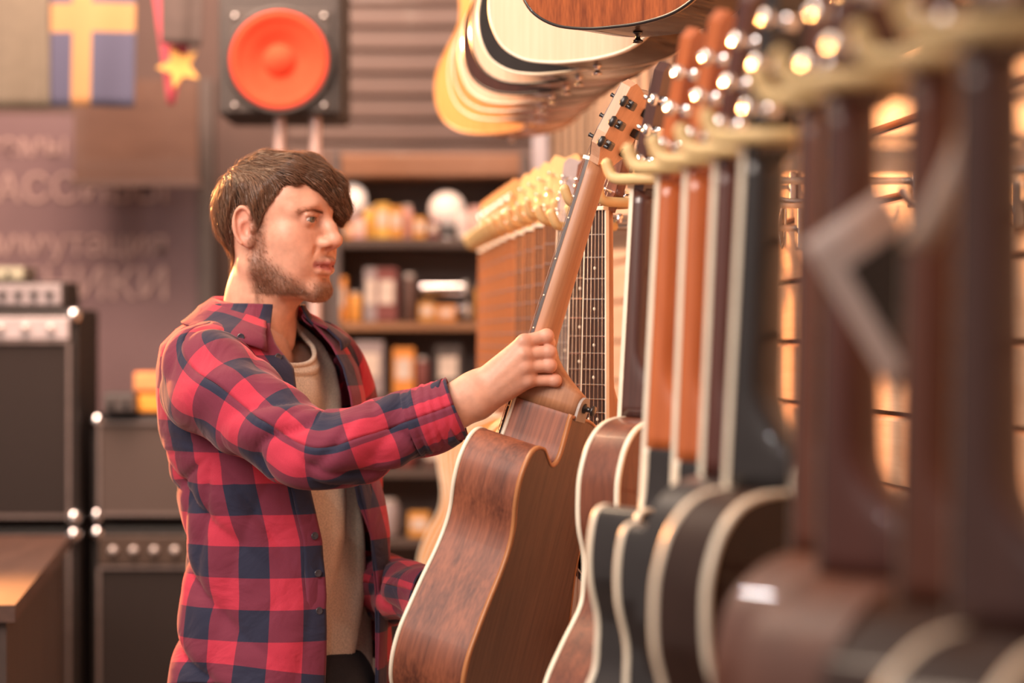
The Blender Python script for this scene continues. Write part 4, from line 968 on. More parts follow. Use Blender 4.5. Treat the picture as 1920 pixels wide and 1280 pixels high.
# trunk and legs, hidden by the clothes
TB = R(30); bf = np.array((math.cos(TB), -math.sin(TB), 0)); bl_ = np.array((math.sin(TB), math.cos(TB), 0))     # body forward / to his left
BY0 = 3.76
def bpt(px, py, f=0, l=0): return (np.array(P(px, py, BY0)) + bf * f + bl_ * l).astype(np.float32)
def trunk(p):
    d = chain(p, [bpt(478, 640), bpt(480, 800), bpt(515, 1000), bpt(525, 1230)], [.055, .070, .070, .085], .05)
    hz = .93
    for s in (-1, 1):
        c = np.array(P(530, 1280, BY0)) + bl_ * .095 * s
        kn = c + bf * (.05 if s > 0 else .0); an = c + bf * (-.01 if s > 0 else -.06)
        d = smin(d, chain(p, [(c[0], c[1], .93), (kn[0], kn[1], .50), (an[0], an[1], .09)], [.085, .055, .040], .03), .03)
        d = smin(d, cap(p, bpt(485, 690, 0, .10 * s), bpt(485, 705, 0, .150 * s), .045, .04), .04)
    d = smin(d, cap(p, bpt(485, 705, 0, .15), LH[0], .036, .034), .03)
    d = smin(d, cap(p, bpt(485, 705, 0, -.15), W_(606, 846, 3.415), .036, .034), .03)
    return d
TV, TF = surface_nets(fdist(trunk), (-1.0, 3.2, .05), (.1, 4.25, 1.62), .014)
skin_m, t_, n_, l_, b_ = nt('skin'); setb(b_, .46, 0, 0, .4)
at = n_.new('ShaderNodeAttribute'); at.attribute_name = 'tone'
nz = n_.new('ShaderNodeTexNoise'); nz.inputs['Scale'].default_value = 170; nz.inputs['Detail'].default_value = 5
nz3 = n_.new('ShaderNodeTexNoise'); nz3.inputs['Scale'].default_value = 60; nz3.inputs['Detail'].default_value = 3
tcs = n_.new('ShaderNodeTexCoord'); l_.new(tcs.outputs['Object'], nz.inputs['Vector']); l_.new(tcs.outputs['Object'], nz3.inputs['Vector'])
hs_ = n_.new('ShaderNodeHueSaturation'); mr = n_.new('ShaderNodeMapRange'); mr.inputs[1].default_value = .3; mr.inputs[2].default_value = .7; mr.inputs[3].default_value = .90; mr.inputs[4].default_value = 1.10
l_.new(nz3.outputs['Fac'], mr.inputs[0]); l_.new(mr.outputs[0], hs_.inputs['Value']); l_.new(at.outputs['Color'], hs_.inputs['Color']); l_.new(hs_.outputs[0], b_.inputs['Base Color'])
b_.inputs['Subsurface Weight'].default_value = .12; b_.inputs['Subsurface Radius'].default_value = (.012, .005, .003); b_.inputs['Subsurface Scale'].default_value = .6
bp = n_.new('ShaderNodeBump'); bp.inputs['Strength'].default_value = .18; bp.inputs['Distance'].default_value = .0012; l_.new(nz.outputs['Fac'], bp.inputs['Height']); l_.new(bp.outputs[0], b_.inputs['Normal'])
rh_col = np.tile(np.array([.60, .32, .225]), (len(RV), 1))
for c in mcp + pip + tip:
    wgt = .45 * np.exp(-(length(RV - c) / .012) ** 2); rh_col = rh_col * (1 - wgt[:, None]) + np.array((.56, .21, .15)) * wgt[:, None]
person_V = np.concatenate([HWv, RV, LV, TV]); o1, o2, o3 = len(HWv), len(HWv) + len(RV), len(HWv) + len(RV) + len(LV)
person_F = np.concatenate([HF, RF + o1, LF + o2, TF + o3])
def bridge_to_trunk(a0, a1, near):            # one strip under the clothes keeps the body a single connected surface
    u = np.unique(person_F[((person_F >= a0) & (person_F < a1)).all(1)]); i = int(u[np.argmin(length(person_V[u] - near))]); f = person_F[(person_F == i).any(1)][0]; j = f[(list(f).index(i) + 1) % 4]
    u = np.unique(TF + o3); m = int(u[np.argmin(length(person_V[u] - person_V[i]))]); g = (TF + o3)[((TF + o3) == m).any(1)][0]; return [j, i, m, g[(list(g).index(m) + 1) % 4]]
person_F = np.concatenate([person_F, np.array([bridge_to_trunk(0, o1, bpt(478, 640)), bridge_to_trunk(o1, o2, W_(800, 787, HDY)), bridge_to_trunk(o2, o3, LH[0])])])
used_v = np.unique(person_F); rm = np.full(len(person_V), -1); rm[used_v] = np.arange(len(used_v)); tone_all = np.ones((len(person_V), 4), np.float32)
PORG = np.array((float(P(525, 0, BY0).x), BY0, 0.0))
pm = npmesh('person', person_V[used_v] - PORG, rm[person_F])
ca = pm.color_attributes.new('tone', 'FLOAT_COLOR', 'POINT'); tone = tone_all
tone[:o1, :3] = head_col; tone[o1:o2, :3] = rh_col; tone[o2:, :3] = (.66, .37, .27); ca.data.foreach_set('color', tone[used_v].ravel())
person = link('person', pm, None, skin_m); person.location = PORG
tag(person, 'bearded man in a red and navy checked shirt lifting a guitar by its neck', 'person')
PM = Matrix.Translation(-Vector(PORG)); HL = PM @ HM          # person-local placement of head-local pieces
# eyes
iris_m, t_, n_, l_, b_ = nt('eye'); setb(b_, .12, 0, .6)
tc = n_.new('ShaderNodeTexCoord'); sp3 = n_.new('ShaderNodeSeparateXYZ'); l_.new(tc.outputs['Object'], sp3.inputs[0])
rp = n_.new('ShaderNodeValToRGB'); rp.color_ramp.interpolation = 'LINEAR'; E_ = rp.color_ramp.elements
E_[0].position = 0; E_[0].color = (.70, .58, .52, 1); E_[1].position = 1; E_[1].color = (.01, .01, .01, 1)
for ps, c in ((.875, (.70, .58, .52, 1)), (.885, (.06, .05, .045, 1)), (.91, (.17, .16, .12, 1)), (.965, (.13, .12, .09, 1)), (.975, (.008, .008, .008, 1))): q = E_.new(ps); q.color = c
mrx = n_.new('ShaderNodeMapRange'); mrx.inputs[1].default_value = -.0122; mrx.inputs[2].default_value = .0122; l_.new(sp3.outputs[0], mrx.inputs[0]); l_.new(mrx.outputs[0], rp.inputs[0]); l_.new(rp.outputs[0], b_.inputs['Base Color'])
for s in (1, -1):
    prof = [(max(.0001, .0122 * math.sin(t * math.pi / 20)), -.0122 * math.cos(t * math.pi / 20)) for t in range(21)]
    me = MB().lathe(prof, 28, Matrix.Rotation(R(90), 4, 'Y')).mesh('eye')
    link('eye', me, person, iris_m, HL @ Matrix.Translation((.0762, ey * s, .0018)) @ Matrix.Rotation(R(2), 4, 'Z'))
# hair: solid mass plus strands
hair_m, t_, n_, l_, b_ = nt('hair'); setb(b_, .38, 0, 0, .5); b_.inputs['Anisotropic'].default_value = .5
trl = n_.new('ShaderNodeBsdfTranslucent'); mxs = n_.new('ShaderNodeMixShader'); mxs.inputs[0].default_value = .40; hsv = n_.new('ShaderNodeHueSaturation'); hsv.inputs['Value'].default_value = 3.2
out_ = n_['Material Output']; l_.new(b_.outputs[0], mxs.inputs[1]); l_.new(trl.outputs[0], mxs.inputs[2]); l_.new(mxs.outputs[0], out_.inputs['Surface']); l_.new(hsv.outputs[0], trl.inputs['Color'])
at = n_.new('ShaderNodeAttribute'); at.attribute_name = 'tone'; l_.new(at.outputs['Color'], b_.inputs['Base Color']); l_.new(at.outputs['Color'], hsv.inputs['Color'])
b_.inputs['Subsurface Weight'].default_value = 0
CV, CF = surface_nets(fdist(hair_sdf), (-.14, -.10, -.13), (.14, .10, .13), .0032)
# strand-like grooves pressed into the mass are carried by the strands themselves
def flow(p):
    wh = np.array((-.070, -.008, .075)); r = p - wh; r = r / np.maximum(length(r), 1e-6)[:, None]
    top = np.clip((p[:, 2] - .045) / .03, 0, 1)[:, None]; front = np.clip((p[:, 0] - .02) / .05, 0, 1)[:, None]
    side = np.clip((np.abs(p[:, 1]) - .035) / .03, 0, 1)[:, None]
    d = r * .8 + (1 - top) * np.array((.12, 0, -1.1)) + top * np.array((.75, .12, -.1)) + front * np.array((.15, .75, -.55)) * (1 - .8 * side * (p[:, 1:2] < 0))
    return d
def strands(roots, L_, nseg, lift, f_sd, fl, w0, w1, jitter=.25, curl=.0):
    n = len(roots); p = roots.copy(); pts = [p.copy()]; jit = np.random.normal(0, jitter, (n, 3))
    nm = grad(f_sd, p.astype(np.float32)); nms = [nm]
    for s in range(nseg):
        nm = grad(f_sd, p.astype(np.float32)); d = fl(p) + jit + np.random.normal(0, curl, (n, 3)); d -= nm * (d * nm).sum(1)[:, None]; d /= np.maximum(length(d), 1e-6)[:, None]
        p = p + d * (L_ / nseg)[:, None]
        tgt = lift * math.sin(math.pi * min(1, (s + 1) / nseg * .75 + .1)); p = p + nm * (tgt - f_sd(p.astype(np.float32)))[:, None] * .9
        pts.append(p.copy()); nms.append(nm)
    pts = np.stack(pts, 1); nms = np.stack(nms, 1); tg = np.gradient(pts, axis=1); sd = np.cross(tg, nms); sd /= np.maximum(length(sd), 1e-9)[..., None]
    wd = np.linspace(w0, w1, nseg + 1)[None, :, None]
    tw = np.random.uniform(-.5, .5, (n, 1, 1)); off = (sd + nms * tw) * wd
    V = np.stack([pts - off, pts + off], 2).reshape(-1, 3); b = (np.arange(n) * (nseg + 1) * 2)[:, None]
    k = np.arange(nseg) * 2; q = np.stack([k, k + 1, k + 3, k + 2], -1)[None] + b[:, :, None]; return V, q.reshape(-1, 4)
rng = np.random.default_rng(3)
vis = CV[rng.integers(0, len(CV), 15000)] + rng.normal(0, .0012, (15000, 3))
sd = hair_sdf(vis.astype(np.float32)); vis = vis[np.abs(sd) < .006]
Ls = rng.uniform(.022, .050, len(vis)) * np.clip(.55 + (vis[:, 2] + .08) * 4, .35, 1.2); Ls = np.where(vis[:, 2] < zline(vis[:, 0]) + .02, Ls * .45, Ls)
lift = rng.normal(.0008, .0012, len(vis)); lift[rng.random(len(vis)) < .05] += .004
# neighbouring strands share a lift so they clump into locks
lk = np.sin(vis[:, 0] * 310 + vis[:, 1] * 190) * np.sin(vis[:, 1] * 270 - vis[:, 2] * 230) ; lift += .0016 * lk
SV, SF = strands(vis, Ls * 1.1, 8, lift, hair_sdf, flow, .00042, .00012, .17, .04)
hv = np.concatenate([CV, SV]); hf = np.concatenate([CF, SF + len(CV)])
sh_ = rng.uniform(.65, 1.5, len(vis)) * (1 + .22 * lk); colS = np.repeat(sh_[:, None] * np.array((.165, .092, .056)), 18, 0); colC = np.tile(np.array((.045, .025, .016)), (len(CV), 1))
hme = npmesh('hair', hv, hf); ca = hme.color_attributes.new('tone', 'FLOAT_COLOR', 'POINT')
cc = np.ones((len(hv), 4), np.float32); cc[:len(CV), :3] = colC; cc[len(CV):, :3] = colS; ca.data.foreach_set('color', cc.ravel())
link('hair', hme, person, hair_m, HL)
# beard and moustache: short strands growing from the jaw
bdens = beard_density(HV); cand = rng.integers(0, len(HV), 90000); cand = cand[rng.random(len(cand)) < bdens[cand] ** 1.3 * .55]; cand = cand[:14000]
br = HV[cand] + rng.normal(0, .0006, (len(cand), 3)); br -= 0
def bflow(p): s = np.sign(p[:, 1:2]); return np.concatenate([.55 + 0 * s, -.10 * s, -1.0 + 0 * s], 1)
BV, BF = strands(br, rng.uniform(.003, .0065, len(br)) * np.clip(.5 + bdens[cand], .5, 1.3), 3, rng.uniform(.0006, .0030, len(br)), head_sdf, bflow, .00017, .00006, .45)
bme = npmesh('beard', BV, BF); ca = bme.color_attributes.new('tone', 'FLOAT_COLOR', 'POINT'); cc = np.ones((len(BV), 4), np.float32)
cc[:, :3] = np.repeat(rng.uniform(.6, 1.7, len(br))[:, None] * np.array((.17, .088, .048)), 8, 0); ca.data.foreach_set('color', cc.ravel()); link('beard', bme, person, hair_m, HL)
for s in (1, -1):
    m_ = 240; t = rng.random(m_); y = (.012 + t * .037); rb = np.stack([np.interp(t, [0, .5, 1], [.094, .088, .070]), y * s, np.interp(t, [0, .55, 1], [.0115, .0175, .0125]) + rng.normal(0, .0021, m_)], -1)
    g = grad(head_sdf, rb.astype(np.float32)); rb = rb - g * head_sdf(rb.astype(np.float32))[:, None]
    EV, EF = strands(rb, rng.uniform(.005, .009, m_), 3, rng.uniform(.0003, .0012, m_), head_sdf, lambda p: np.tile(np.array((-.5, .9 * s, .12)), (len(p), 1)), .00016, .00006, .3)
    eme = npmesh('eyebrow', EV, EF); ca = eme.color_attributes.new('tone', 'FLOAT_COLOR', 'POINT'); cc = np.ones((len(EV), 4), np.float32); cc[:, :3] = (.20, .11, .068); ca.data.foreach_set('color', cc.ravel()); link('eyebrow', eme, person, hair_m, HL)
    m_ = 40; t = np.linspace(0, 1, m_); rb = np.stack([.0872 - .004 * np.abs(t - .4), (ey - .011 + t * .024) * s, .0030 - .004 * (t - .45) ** 2 * 4], -1)
    EV, EF = strands(rb, np.full(m_, .006), 3, np.linspace(.001, .004, m_) * 0 + .002, head_sdf, lambda p: np.tile(np.array((1.0, .3 * s, .1)), (len(p), 1)), .0002, .00006, .2)
    eme = npmesh('eyelashes', EV, EF); ca = eme.color_attributes.new('tone', 'FLOAT_COLOR', 'POINT'); cc = np.ones((len(EV), 4), np.float32); cc[:, :3] = (.03, .018, .012); ca.data.foreach_set('color', cc.ravel()); link('eyelashes', eme, person, hair_m, HL)
# ---------------------------------------------------------------- clothes
def plaid(name, per=.094):
    m, t, n, l, b = nt(name); setb(b, .85, 0, 0, .25, .25); b.inputs['Sheen Tint'].default_value = (1, .6, .55, 1); b.inputs['Sheen Roughness'].default_value = .45
    uv = n.new('ShaderNodeUVMap'); uv.uv_map = 'UVMap'; sp = n.new('ShaderNodeSeparateXYZ'); l.new(uv.outputs[0], sp.inputs[0])
    def M2(op, a, b_=None):
        q = n.new('ShaderNodeMath'); q.operation = op
        for i, v in enumerate((a, b_)):
            if v is None: continue
            if isinstance(v, (int, float)): q.inputs[i].default_value = v
            else: l.new(v, q.inputs[i])
        return q.outputs[0]
    def stripe(s):
        f = M2('FRACT', M2('DIVIDE', s, per)); return M2('MULTIPLY', M2('SMOOTH_MIN', 1, 1) if False else M2('LESS_THAN', f, .5), 1.0)
    a, c = stripe(sp.outputs[0]), stripe(sp.outputs[1]); s_ = M2('ADD', a, c); hf = M2('MULTIPLY', s_, .5)
    rp = n.new('ShaderNodeValToRGB'); rp.color_ramp.interpolation = 'CONSTANT'; E = rp.color_ramp.elements
    E[0].position = 0; E[0].color = (.52, .038, .072, 1); E[1].position = .75; E[1].color = (.024, .027, .055, 1); q = E.new(.25); q.color = (.185, .030, .058, 1)
    l.new(hf, rp.inputs[0])
    nz = n.new('ShaderNodeTexNoise'); nz.inputs['Scale'].default_value = 900; nz.inputs['Detail'].default_value = 3; mp = n.new('ShaderNodeMapping'); mp.inputs['Scale'].default_value = (1, 1.0, 1); l.new(uv.outputs[0], mp.inputs[0]); l.new(mp.outputs[0], nz.inputs['Vector'])
    # twill: fine diagonal lines
    tw = M2('SINE', M2('MULTIPLY', M2('ADD', sp.outputs[0], sp.outputs[1]), 4200.0)); tw = M2('MULTIPLY_ADD', tw, .5) if False else tw
    mx = n.new('ShaderNodeMixRGB'); mx.blend_type = 'MULTIPLY'; mx.inputs[0].default_value = .35; l.new(rp.outputs[0], mx.inputs[1])
    r2 = n.new('ShaderNodeValToRGB'); r2.color_ramp.elements[0].position = .35; r2.color_ramp.elements[0].color = (.55, .55, .6, 1); r2.color_ramp.elements[1].position = .65; l.new(nz.outputs['Fac'], r2.inputs[0]); l.new(r2.outputs[0], mx.inputs[2]); l.new(mx.outputs[0], b.inputs['Base Color'])
    bp = n.new('ShaderNodeBump'); bp.inputs['Strength'].default_value = .15; bp.inputs['Distance'].default_value = .0006; l.new(nz.outputs['Fac'], bp.inputs['Height'])
    cr = n.new('ShaderNodeTexNoise'); cr.inputs['Scale'].default_value = 9; cr.inputs['Detail'].default_value = 3; cr.inputs['Distortion'].default_value = 1.6; cr.inputs['Roughness'].default_value = .45; l.new(uv.outputs[0], cr.inputs['Vector'])
    b2 = n.new('ShaderNodeBump'); b2.inputs['Strength'].default_value = .55; b2.inputs['Distance'].default_value = .014; l.new(cr.outputs['Fac'], b2.inputs['Height']); l.new(bp.outputs[0], b2.inputs['Normal']); l.new(b2.outputs[0], b.inputs['Normal'])
    return m
plaid_m = plaid('checked_flannel')
def grid_mesh(name, P3, UV, closed_u=False):
    nv, nu = P3.shape[:2]; V = P3.reshape(-1, 3); F = []; U = UV.reshape(-1, 2)
    i = np.arange(nv - 1)[:, None]; j = np.arange(nu - 1)[None]; a = (i * nu + j).ravel(); F = np.stack([a, a + 1, a + nu + 1, a + nu], -1)
    me = npmesh(name, V, F); L = me.uv_layers.new(name='UVMap'); L.data.foreach_set('uv', U[F.ravel()].astype(np.float32).ravel()); return me
def normals_grid(P3):
    du = np.gradient(P3, axis=1); dv = np.gradient(P3, axis=0); n = np.cross(du, dv); return n / np.maximum(length(n), 1e-9)[..., None]
def thick(o, t): s = o.modifiers.new('thick', 'SOLIDIFY'); s.thickness = t; s.offset = -1; return o
def ridge(x): return (1 - np.abs(np.sin(x))) ** 2.2
# torso sections by picture row: centre column, half depth, half width
SEC_Y = [566, 582, 600, 622, 650, 690, 740, 800, 900, 1000, 1100, 1200, 1290, 1360]
SEC_C = [480, 479, 478, 476, 478, 486, 492, 498, 516, 536, 541, 538, 534, 533]
SEC_A = [.064, .068, .074, .088, .104, .118, .127, .132, .134, .137, .141, .146, .150, .152]
SEC_B = [.068, .078, .100, .140, .172, .182, .182, .178, .170, .168, .172, .178, .184, .187]
def sect(py):
    c = np.interp(py, SEC_Y, SEC_C); return c, np.interp(py, SEC_Y, SEC_A), np.interp(py, SEC_Y, SEC_B)
def torso_pt(py, phi, grow=0.0, e=.86):
    """phi measured from straight ahead towards his right side"""
    c, a, b = sect(py); cs, sn = np.cos(phi), np.sin(phi)
    f = np.sign(cs) * np.abs(cs) ** e * (a + grow); r = np.sign(sn) * np.abs(sn) ** e * (b + grow)
    X = (c - 960) / FPX * BY0; Z = CAMZ + (640 - py) / FPX * BY0
    return np.stack([X + f * bf[0] - r * bl_[0], BY0 + f * bf[1] - r * bl_[1], Z + 0 * phi], -1)
rows = np.concatenate([np.linspace(574, 660, 26), np.linspace(664, 1285, 110)])
def edge_r(py): return np.interp(py, [574, 640, 690, 760, 900, 1285], [R(30), R(26), R(20), R(24), R(27), R(28)])
def edge_l(py): return np.interp(py, [574, 640, 690, 800, 900, 1285], [R(-16), R(-16), R(-14), R(-12), R(-6), R(-4)])
NU = 190
PT = np.zeros((len(rows), NU, 3)); UVt = np.zeros((len(rows), NU, 2))
for i, py in enumerate(rows):
    e0, e1 = edge_r(py), edge_l(py) + 2 * math.pi; phi = np.linspace(e0, e1, NU)
    PT[i] = torso_pt(py, phi)
    seg = length(np.diff(PT[i], axis=0)); 
    a0 = 0.150; UVt[i, :, 0] = np.linspace(0, 1.02, NU) if False else np.concatenate([[0], np.cumsum(seg)]) * 1.0
    UVt[i, :, 1] = -(py - 574) / FPX * BY0 + .031
# keep vertical stripes plumb: measure u along one reference row
ref = np.argmin(np.abs(rows - 1000)); sc_ = UVt[ref, :, 0][None]; UVt[:, :, 0] = np.repeat(sc_, len(rows), 0) + .012
N_ = normals_grid(PT); vv = np.linspace(0, 1, len(rows))[:, None]; uu = np.repeat(np.linspace(0, 1, NU)[None], len(rows), 0)
z_ = PT[:, :, 2]; s_ = UVt[:, :, 0]
low = np.clip((1.40 - z_) / .15, 0, 1)
wr_ = .0035 * np.sin(s_ * 29 + 3 * np.sin(z_ * 5.0)) * low + .0030 * ridge(s_ * 24 + z_ * 14 + 1.2 * np.sin(z_ * 9)) * low
# drag folds radiating from the armpit
ap = np.array(P(395, 850, 3.56)); rel = PT - ap; ang = np.arctan2(rel[..., 2], rel[..., 0]); rr_ = length(rel)
wr_ += .0075 * ridge(ang * 4.2 + .9) * np.exp(-(rr_ / .26) ** 2) * (1 - np.exp(-(rr_ / .07) ** 2)) * np.clip((ap[2] + .03 - z_) / .05, 0, 1)
wr_ += .009 * ridge(s_ * 19 - z_ * 24 + 1.0) * np.exp(-((uu - .30) / .16) ** 2) * np.clip((1.36 - z_) / .1, 0, 1)
PT = PT + N_ * (wr_ * 1.8 - .006)[..., None] * -1
# tail: curved hem
for i, py in enumerate(rows):
    if py > 1180:
        k = (py - 1180) / 105.0; ph = np.linspace(edge_r(py), edge_l(py) + 2 * math.pi, NU)
        sidecurve = (np.cos(2 * ph) * -.5 + .5)                   # 1 at his sides, 0 front and back
        PT[i, :, 2] += k * (.026 * sidecurve - .018 * (1 - sidecurve))
def toP(A): return A - PORG
shirt = link('shirt', grid_mesh('shirt', toP(PT), UVt), person, plaid_m); thick(shirt, .0018)
# front bands
def band(rng_phi, name):
    B = np.zeros((len(rows), 7, 3)); U = np.zeros((len(rows), 7, 2))
    for i, py in enumerate(rows):
        e = edge_r(py) if rng_phi > 0 else edge_l(py)
        ph = e + np.linspace(-.012, .20 if rng_phi > 0 else -.20, 7); B[i] = torso_pt(py, ph, .0035)
        if py > 1180: B[i, :, 2] -= (py - 1180) / 105. * .012
        U[i, :, 0] = (.47 + np.linspace(0, .03, 7)) if rng_phi > 0 else (.03 - np.linspace(0, .03, 7)); U[i, :, 1] = -(py - 574) / FPX * BY0 + .031
    o = link(name, grid_mesh(name, toP(B), U), shirt, plaid_m); thick(o, .0022); return o
band(1, 'front_band'); band(-1, 'front_band')
btn_m = plain('button_navy', (.035, .035, .05), .3, coat=.4)
btn = MB(); btn.lathe([(.0055, 0), (.0058, .0012), (.0048, .002), (.0036, .0014), (.0010, .0014)], 16); bme = btn.mesh('button'); bme.materials.append(btn_m)
def put(me, pos, nrm, name, par, twist=0):
    M_ = Matrix.Translation(Vector(toP(np.array(pos)))) @ Vector(nrm).to_track_quat('Z', 'Y').to_matrix().to_4x4(); return link(name, me, par, None, M_)
for py in (668, 735, 990, 1057, 1124, 1174, 1240):
    p_ = torso_pt(py, np.array([edge_r(py) + .07]), .0062)[0]; nn = p_ - torso_pt(py, np.array([edge_r(py) + .07]), .0)[0]; put(bme, p_, nn, 'button', shirt)
# t-shirt
tee_m = plain('tee_grey_melange', (.62, .50, .39), .9, spec=.2, var=.22, scale=420, bump=.15, sheen=.2)
trow = np.linspace(600, 1300, 90); NT = 120; PTt = np.zeros((len(trow), NT, 3)); UU = np.zeros((len(trow), NT, 2)); ph = np.linspace(-math.pi, math.pi, NT)
for i, py in enumerate(trow):
    # crew neck: the top row dips at the throat
    k = i / (len(trow) - 1); dip_ = 84 * np.exp(-(ph / .62) ** 2) * np.clip(1 - k * 5, 0, 1); pys = py + dip_
    for j in range(NT): PTt[i, j] = torso_pt(pys[j], ph[j:j + 1], -.030 - .010 * np.exp(-(ph[j] / .9) ** 2) * (1 if py > 640 else .6))[0]
    UU[i, :, 0] = ph; UU[i, :, 1] = k
zt_ = PTt[:, :, 2]; N2 = normals_grid(PTt)
PTt += N2 * (-(.005 * np.sin(ph[None] * 9 + zt_ * 30) + .006 * ridge(ph[None] * 4 + zt_ * 16 + .5) * np.clip((1.36 - zt_) / .15, 0, 1)))[..., None]
tee = link('t_shirt', grid_mesh('t_shirt', toP(PTt), UU), person, tee_m); thick(tee, .002)
nb = MB(); nb.tube([Vector(toP(q)) for q in PTt[0]], .0042, 8, caps=False); nb.build('neck_band', tee_m, tee)
# collar: stand plus two folded leaves
def collar():
    ph = np.linspace(R(34), R(-18) + 2 * math.pi, 90); u = np.linspace(0, 1, 90)
    K = 12; A = np.zeros((K, 90, 3)); U = np.zeros((K, 90, 2))
    back = np.sin(math.pi * np.clip(u, 0, 1))
    for i in range(K):
        t = i / (K - 1)
        for j in range(90):
            ends = max(0, 1 - min(u[j], 1 - u[j]) / .16)
            topz = 549 + 34 * (1 - back[j]) ** 1.2 + 4; 
            if t < .25:   # inner stand rising
                q = t / .25; py = 600 + (topz - 600) * q + 26 * ends * (1 - q) * .5; gr = -.006 + .002 * q
            else:         # leaf falling outside, longer at the points
                q = (t - .25) / .75; fall = 46 + 24 * ends ** 1.3; py = topz + fall * q; gr = -.002 + .015 * min(1, q * 2.6) + .008 * q
            A[i, j] = torso_pt(min(py, 640), ph[j:j + 1], gr + .004 * (py > 610))[0]
            A[i, j, 2] = CAMZ + (640 - py) / FPX * BY0
            U[i, j] = (u[j] * .44 + .058, t * .075 + .052)
    return A, U
A_, U_ = collar(); co = link('collar', grid_mesh('collar', toP(A_), U_), shirt, plaid_m); thick(co, .0022)
put(bme, A_[-2, 5], A_[-2, 5] - torso_pt(640, np.array([R(50)]), -.05)[0] * np.array((1, 1, 0)) - A_[-2, 5] * np.array((0, 0, 1)) , 'button', co)
# sleeves
def sleeve(pts, rad, name, nv=130, nu=72, seed=0, uoff=0.0, voff=0.0, elbow=.55, folds=1.0):
    c = catmull([tuple(q) for q in pts], 30); c = np.array(c); d = np.concatenate([[0], np.cumsum(length(np.diff(c, axis=0)))]); T = np.linspace(0, d[-1], nv)
    C = np.stack([np.interp(T, d, c[:, k]) for k in range(3)], -1); tk = np.linspace(0, d[-1], len(rad)); tg = np.gradient(C, axis=0); tg /= length(tg)[:, None]
    ref_ = np.array((0, -1.0, .15)); a = ref_ - tg * (tg @ ref_)[:, None]; a /= length(a)[:, None]; b = np.cross(tg, a)
    R1 = np.interp(np.linspace(0, 1, nv), np.linspace(0, 1, len(rad)), [q[0] for q in rad]); R2 = np.interp(np.linspace(0, 1, nv), np.linspace(0, 1, len(rad)), [q[1] for q in rad])
    th = np.linspace(0, 2 * math.pi, nu); A = C[:, None] + a[:, None] * (R1[:, None] * np.cos(th))[..., None] + b[:, None] * (R2[:, None] * np.sin(th))[..., None]
    U = np.zeros((nv, nu, 2)); U[..., 0] = (th / (2 * math.pi) * .42)[None] + uoff; U[..., 1] = T[:, None] + voff
    t = (T / T[-1])[:, None]
    N = normals_grid(A); sgn = np.sign(((A - C[:, None]) * N).sum(-1, keepdims=True)); N = N * sgn
    el = np.exp(-((t - elbow) / .16) ** 2)
    w = .0065 * ridge(t * 26 + 1.3 * np.sin(th + .6)[None] + .8 * np.sin(2 * th)[None]) * el * (.35 + .65 * np.clip(np.sin(th - R(-60))[None], 0, 1))
    w += .0045 * ridge(t * 15 + 2.2 * np.sin(th + 2.1)[None] + 1.7) * np.clip((t - .45) * 4, 0, 1) * np.clip((.97 - t) * 8, 0, 1)
    w += .0050 * ridge(t * 9 - 1.6 * np.cos(th - .5)[None]) * np.clip((.5 - t) * 3, 0, 1) * np.clip(t * 8, 0, 1)
    w += .0020 * np.sin(t * 33 + th[None] * 3) * np.clip(t * 6, 0, 1)
    A = A - N * (w * folds * 2.0)[..., None] + N * (.003 * folds)
    return A, U
SH_R = [W_(396, 664, 3.665), W_(390, 710, 3.585), W_(455, 762, 3.515), W_(530, 815, 3.455), W_(606, 846, 3.415), W_(690, 824, 3.41), W_(770, 796, 3.425), W_(850, 770, HDY + .0)]
RAD = [(.052, .046), (.078, .076), (.076, .070), (.062, .061), (.056, .058), (.052, .054), (.047, .049), (.041, .043)]
A_, U_ = sleeve(SH_R, RAD, 'sleeve', uoff=.035, voff=.018, elbow=.60)
slv = link('sleeve', grid_mesh('sleeve', toP(A_), U_), shirt, plaid_m); thick(slv, .0018)
CU = [W_(772, 795, HDY + .004), W_(815, 780, HDY + .001), W_(857, 764, HDY)]
Ac, Uc = sleeve(CU, [(.0465, .0475), (.0465, .0475), (.0450, .0450)], 'cuff', nv=26, nu=60, folds=.25, uoff=.03, voff=.03)
cuf = link('cuff', grid_mesh('cuff', toP(Ac), Uc), shirt, plaid_m); thick(cuf, .0035)
SH_L = [np.array(P(585, 655, 3.88)), np.array(P(618, 700, 3.92)), np.array(P(632, 850, 3.98)), np.array(P(642, 990, 4.0)), np.array(P(668, 1085, 3.97)), (LH[0] * .4 + LH[1] * .6).astype(float), (LH[0] * .0 + LH[1] * 1.0).astype(float)]
A_, U_ = sleeve(SH_L, [(.055, .05), (.072, .072), (.066, .066), (.058, .058), (.054, .054), (.046, .046), (.040, .040)], 'sleeve', uoff=.02, voff=.0, elbow=.62)
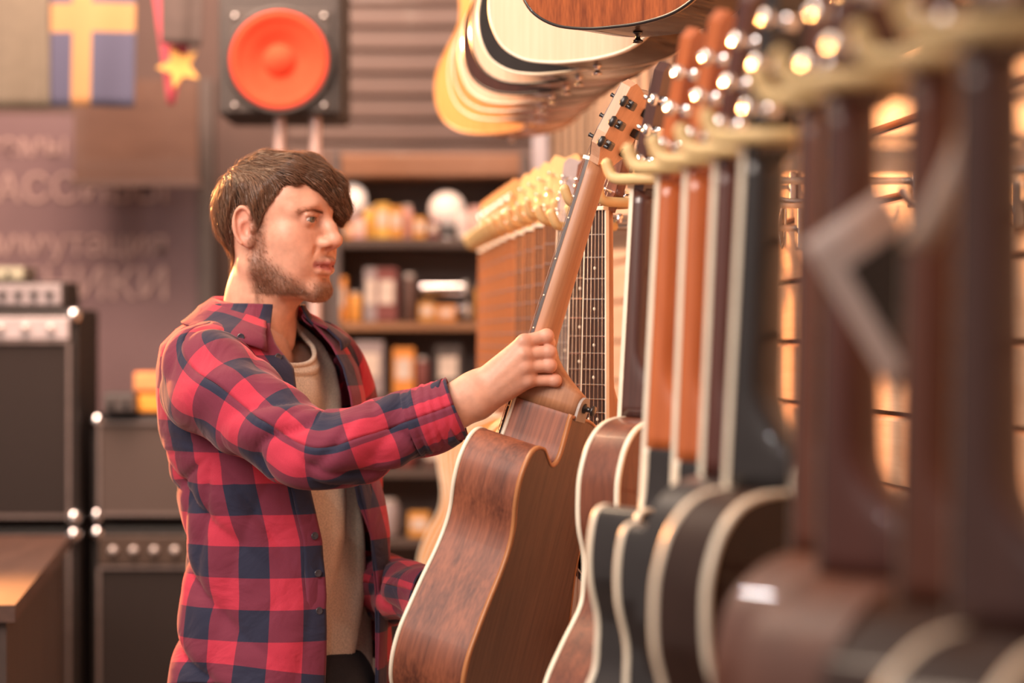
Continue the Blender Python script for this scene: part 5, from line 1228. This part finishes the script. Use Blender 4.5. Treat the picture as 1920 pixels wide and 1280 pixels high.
thick(link('sleeve', grid_mesh('sleeve', toP(A_), U_), shirt, plaid_m), .0018)
# chest pocket flap line, trousers, belt, shoes
tr_m = plain('trousers_charcoal', (.022, .020, .022), .85, var=.2, scale=300, bump=.1)
def trous(p):
    d = None
    for s in (-1, 1):
        c = np.array(P(528, 1280, BY0)) + bl_ * .092 * s; kn = c + bf * (.045 if s > 0 else -.005); an = c + bf * (-.015 if s > 0 else -.065)
        e = chain(p, [(c[0], c[1], .90), (kn[0], kn[1], .50), (an[0], an[1], .06)], [.098, .072, .060], .03); d = e if d is None else smin(d, e, .02)
    cc_ = P(528, 1280, BY0); d = smin(d, ell(p, (cc_.x, cc_.y, .95), (.150, .150, .12)), .05)
    return smax(d, np.abs(p[:, 2] - .54) - .485, .01)
QV, QF = surface_nets(fdist(trous), (-.75, 3.4, 0.0), (.05, 4.15, 1.15), .012)
trs = link('trousers', npmesh('trousers', toP(QV), QF), person, tr_m)
for s in (-1, 1):
    c = np.array(P(528, 1280, BY0)) + bl_ * .092 * s + bf * (-.015 if s > 0 else -.065)
    Ms = Matrix.Translation(Vector((c[0], c[1], 0)) - Vector(PORG)) @ Matrix.Rotation(-TB, 4, 'Z')
    f_ = lambda p: smax(smin(ell(p, (.07, 0, .045), (.145, .048, .045)), cap(p, (-.02, 0, .06), (-.01, 0, .10), .044), .03), .012 - p[:, 2], .006)
    KV, KF = surface_nets(fdist(f_), (-.12, -.08, -.02), (.25, .08, .17), .006); so = link('shoe', npmesh('shoe', KV, KF), person, plain('shoe_leather', (.05, .03, .02), .4), Ms)
    ring_ = [(.07 + .145 * math.cos(t), .050 * math.sin(t)) for t in np.linspace(0, 2 * math.pi, 33)[:-1]]
    sm = MB(); sm.add([(x, y, z) for z in (0, .018) for x, y in ring_], [tuple(range(32))[::-1], tuple(range(32, 64))] + [(i, (i + 1) % 32, 32 + (i + 1) % 32, 32 + i) for i in range(32)]); sm.build('sole', plain('sole_rubber', (.3, .26, .22), .7), so)
